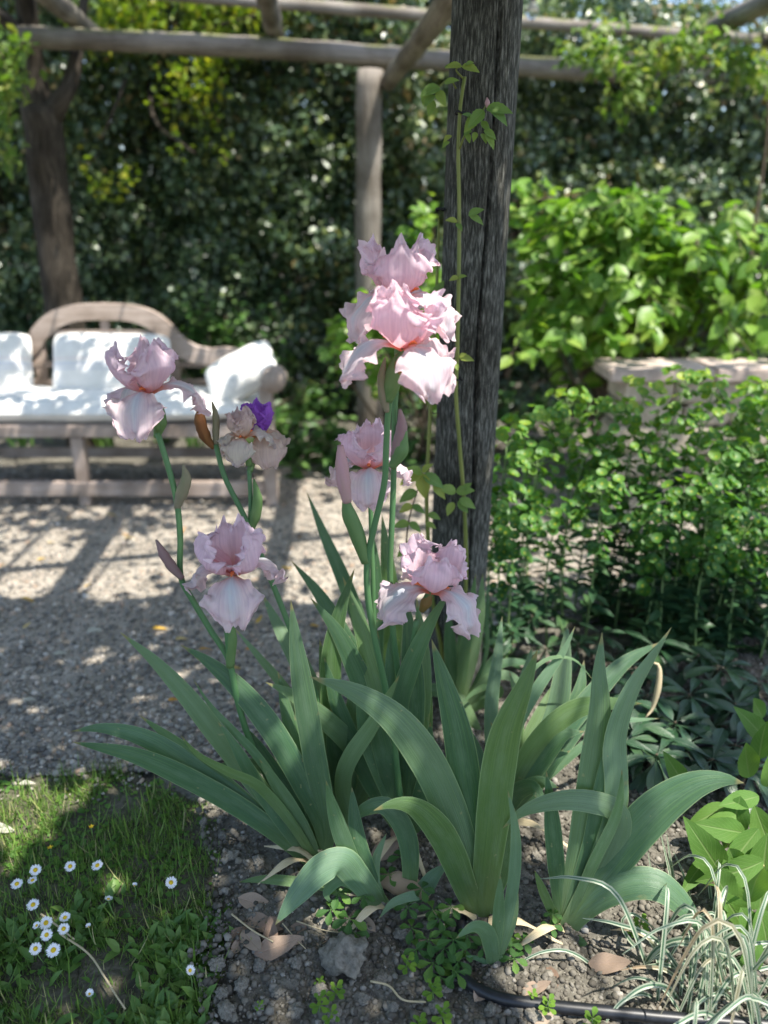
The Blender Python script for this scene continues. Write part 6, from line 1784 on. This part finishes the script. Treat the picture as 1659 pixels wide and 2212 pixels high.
# little yellow flowers
for (u, v) in ((197, 1787), (108, 1832)):
    p = G(u, v, .03)
    t = thing('yellow_flower', (p.x, p.y, -.016), 'tiny yellow wild flower in the lawn behind the daisies', 'flower', 'tiny yellow flowers')
    tpart('stem', t, [(p.x, p.y, -.016), p], [.001, .0008], M['spurge_stem'], 5, 3)
    o = obj('petal_ring', mesh_data('petal_ring', [tuple(c_) for c_ in np.array([(0, 0, 0)] + [(cos(a) * (1 if k % 2 else .45), sin(a) * (1 if k % 2 else .45), .3) for k, a in enumerate(np.linspace(0, 2 * pi, 11)[:-1])]) * .008], [(0, 1 + k, 1 + (k + 1) % 10) for k in range(10)], M['yellow_disc']), t)
    o.location = p - t.location

# ---- cinquefoil and spurge seedlings on the soil
cf_me = ovate('leaflet', 1.0, .55, .14, .35, .10, 14, 5, 'obovate', M['cinquefoil'])
def cinquefoil(u, v, L, h, lab, tilt=0.0, n=5):
    p = G(u, v, h)
    t = thing('cinquefoil', (p.x, p.y + .01, 0), lab, 'weed', ('cinquefoil weeds by the pipe bend' if 'pipe' in lab else 'cinquefoil weeds around the small offset' if 'offset' in lab else 'cinquefoil weeds under the drooping leaf' if 'drooping' in lab else 'cinquefoil weeds behind the rhizome' if 'rhizome' in lab else 'light green cinquefoil weeds'))
    tpart('leaf_stalk', t, [(p.x + R(-.02, .02), p.y + .015, -.01), p], [.0013, .001], M['spurge_stem'], 5, 4)
    a0 = R(0, 6)
    for k in range(n):
        a = a0 + k * 2 * pi / n * .92
        place('leaflet', cf_me, t, p, Vector((cos(a), sin(a), -.12)), Vector((R(-.1, .1), -.25, 1)), L * R(.85, 1.1))
for (u, v, L, h) in ((755, 1985, .040, .045), (765, 2015, .038, .03), (950, 1985, .036, .05), (960, 2010, .034, .045), (935, 1965, .034, .05), (960, 2050, .034, .04), (910, 1920, .034, .05), (730, 1930, .04, .05), (1005, 2050, .032, .04), (935, 2080, .036, .03), (985, 2100, .036, .03), (840, 1890, .034, .05), (868, 1850, .034, .05), (890, 2005, .032, .03), (1100, 2040, .030, .04), (1110, 2070, .030, .03), (1045, 2045, .028, .04), (900, 2050, .032, .03), (975, 1960, .034, .06), (990, 2075, .034, .03), (950, 2110, .034, .02), (1010, 2020, .03, .05), (925, 2030, .034, .04), (880, 1960, .032, .04), (1130, 2030, .028, .03), (1085, 2020, .026, .05), (715, 1965, .034, .04), (785, 1935, .03, .05)):
    cinquefoil(u, v, L, h, 'dark green five fingered weed leaf in the patch beside the black pipe bend' if (880 < u < 1030 and v > 1940) else 'dark green five fingered weed leaf around the small blue iris offset' if u > 1030 else 'dark green toothed five fingered weed leaf under the drooping iris leaf' if u < 800 else 'dark five fingered weed leaf in the gap behind the iris rhizome')
for (u, v, L, h) in ((980, 2030, .034, .06), (1190, 2000, .026, .05), (1195, 1975, .022, .06), (225, 2195, .03, .02)):
    cinquefoil(u, v, L, h, 'light green five fingered weed leaf near the iris bases' if u > 300 else 'light green five fingered weed leaf in the lawn')
sw_me = ovate('leaf', 1.0, .62, .05, .2, 0, 8, 5, 'obovate', M['spurge_weed'])
for (u, v, L, h) in ((880, 2075, .020, .05), (935, 2130, .021, .055), (955, 2185, .021, .05), (690, 2160, .02, .05), (725, 2135, .019, .045), (715, 2190, .018, .03), (1185, 2165, .018, .05), (1280, 2200, .022, .05), (905, 2205, .018, .03), (1150, 2150, .014, .03), (690, 2120, .012, .02), (1385, 1990, .02, .04), (1370, 2005, .016, .03), (560, 2170, .01, .02)):
    p = G(u, v, h)
    t = thing('weed_seedling', (p.x, p.y, 0), 'small bright green round leaved seedling on the bare soil', 'weed', 'bright seedlings on the soil')
    tpart('stem', t, [(p.x + R(-.01, .01), p.y + .01, -.01), p], [.0014, .0012], M['spurge_stem'], 5, 4)
    for k in range(9):
        a = k * 2.4 + R(-.2, .2); tier = 0 if k < 4 else 1
        place('leaf', sw_me, t, p - Vector((0, 0, tier * h * .3)), Vector((cos(a), sin(a), .35 - .3 * tier)), Vector((0, -.2, 1)), L * (.75 if k < 3 else 1.0))
# dry stalks
for (pts, r) in (([(88, 1975), (120, 1998), (160, 2030)], .0022), ([(130, 2018), (190, 2060), (225, 2110), (250, 2150), (270, 2180)], .0022), ([(500, 1975), (545, 2010), (590, 2035)], .002), ([(610, 1995), (640, 2030), (660, 2050)], .0012), ([(640, 1990), (700, 2010), (740, 2015)], .0013), ([(800, 2120), (840, 2130), (870, 2160), (920, 2165)], .0022)):
    p0 = G(*pts[0])
    t = thing('dry_stalk', (p0.x, p0.y, 0), 'thin dry straw coloured stalk lying on the ground', 'stalk', 'dry stalks on the ground')
    tpart('stem', t, [G(u, v, .022) for u, v in pts], [r, r * .8], M['straw'], 6, 4 * len(pts))
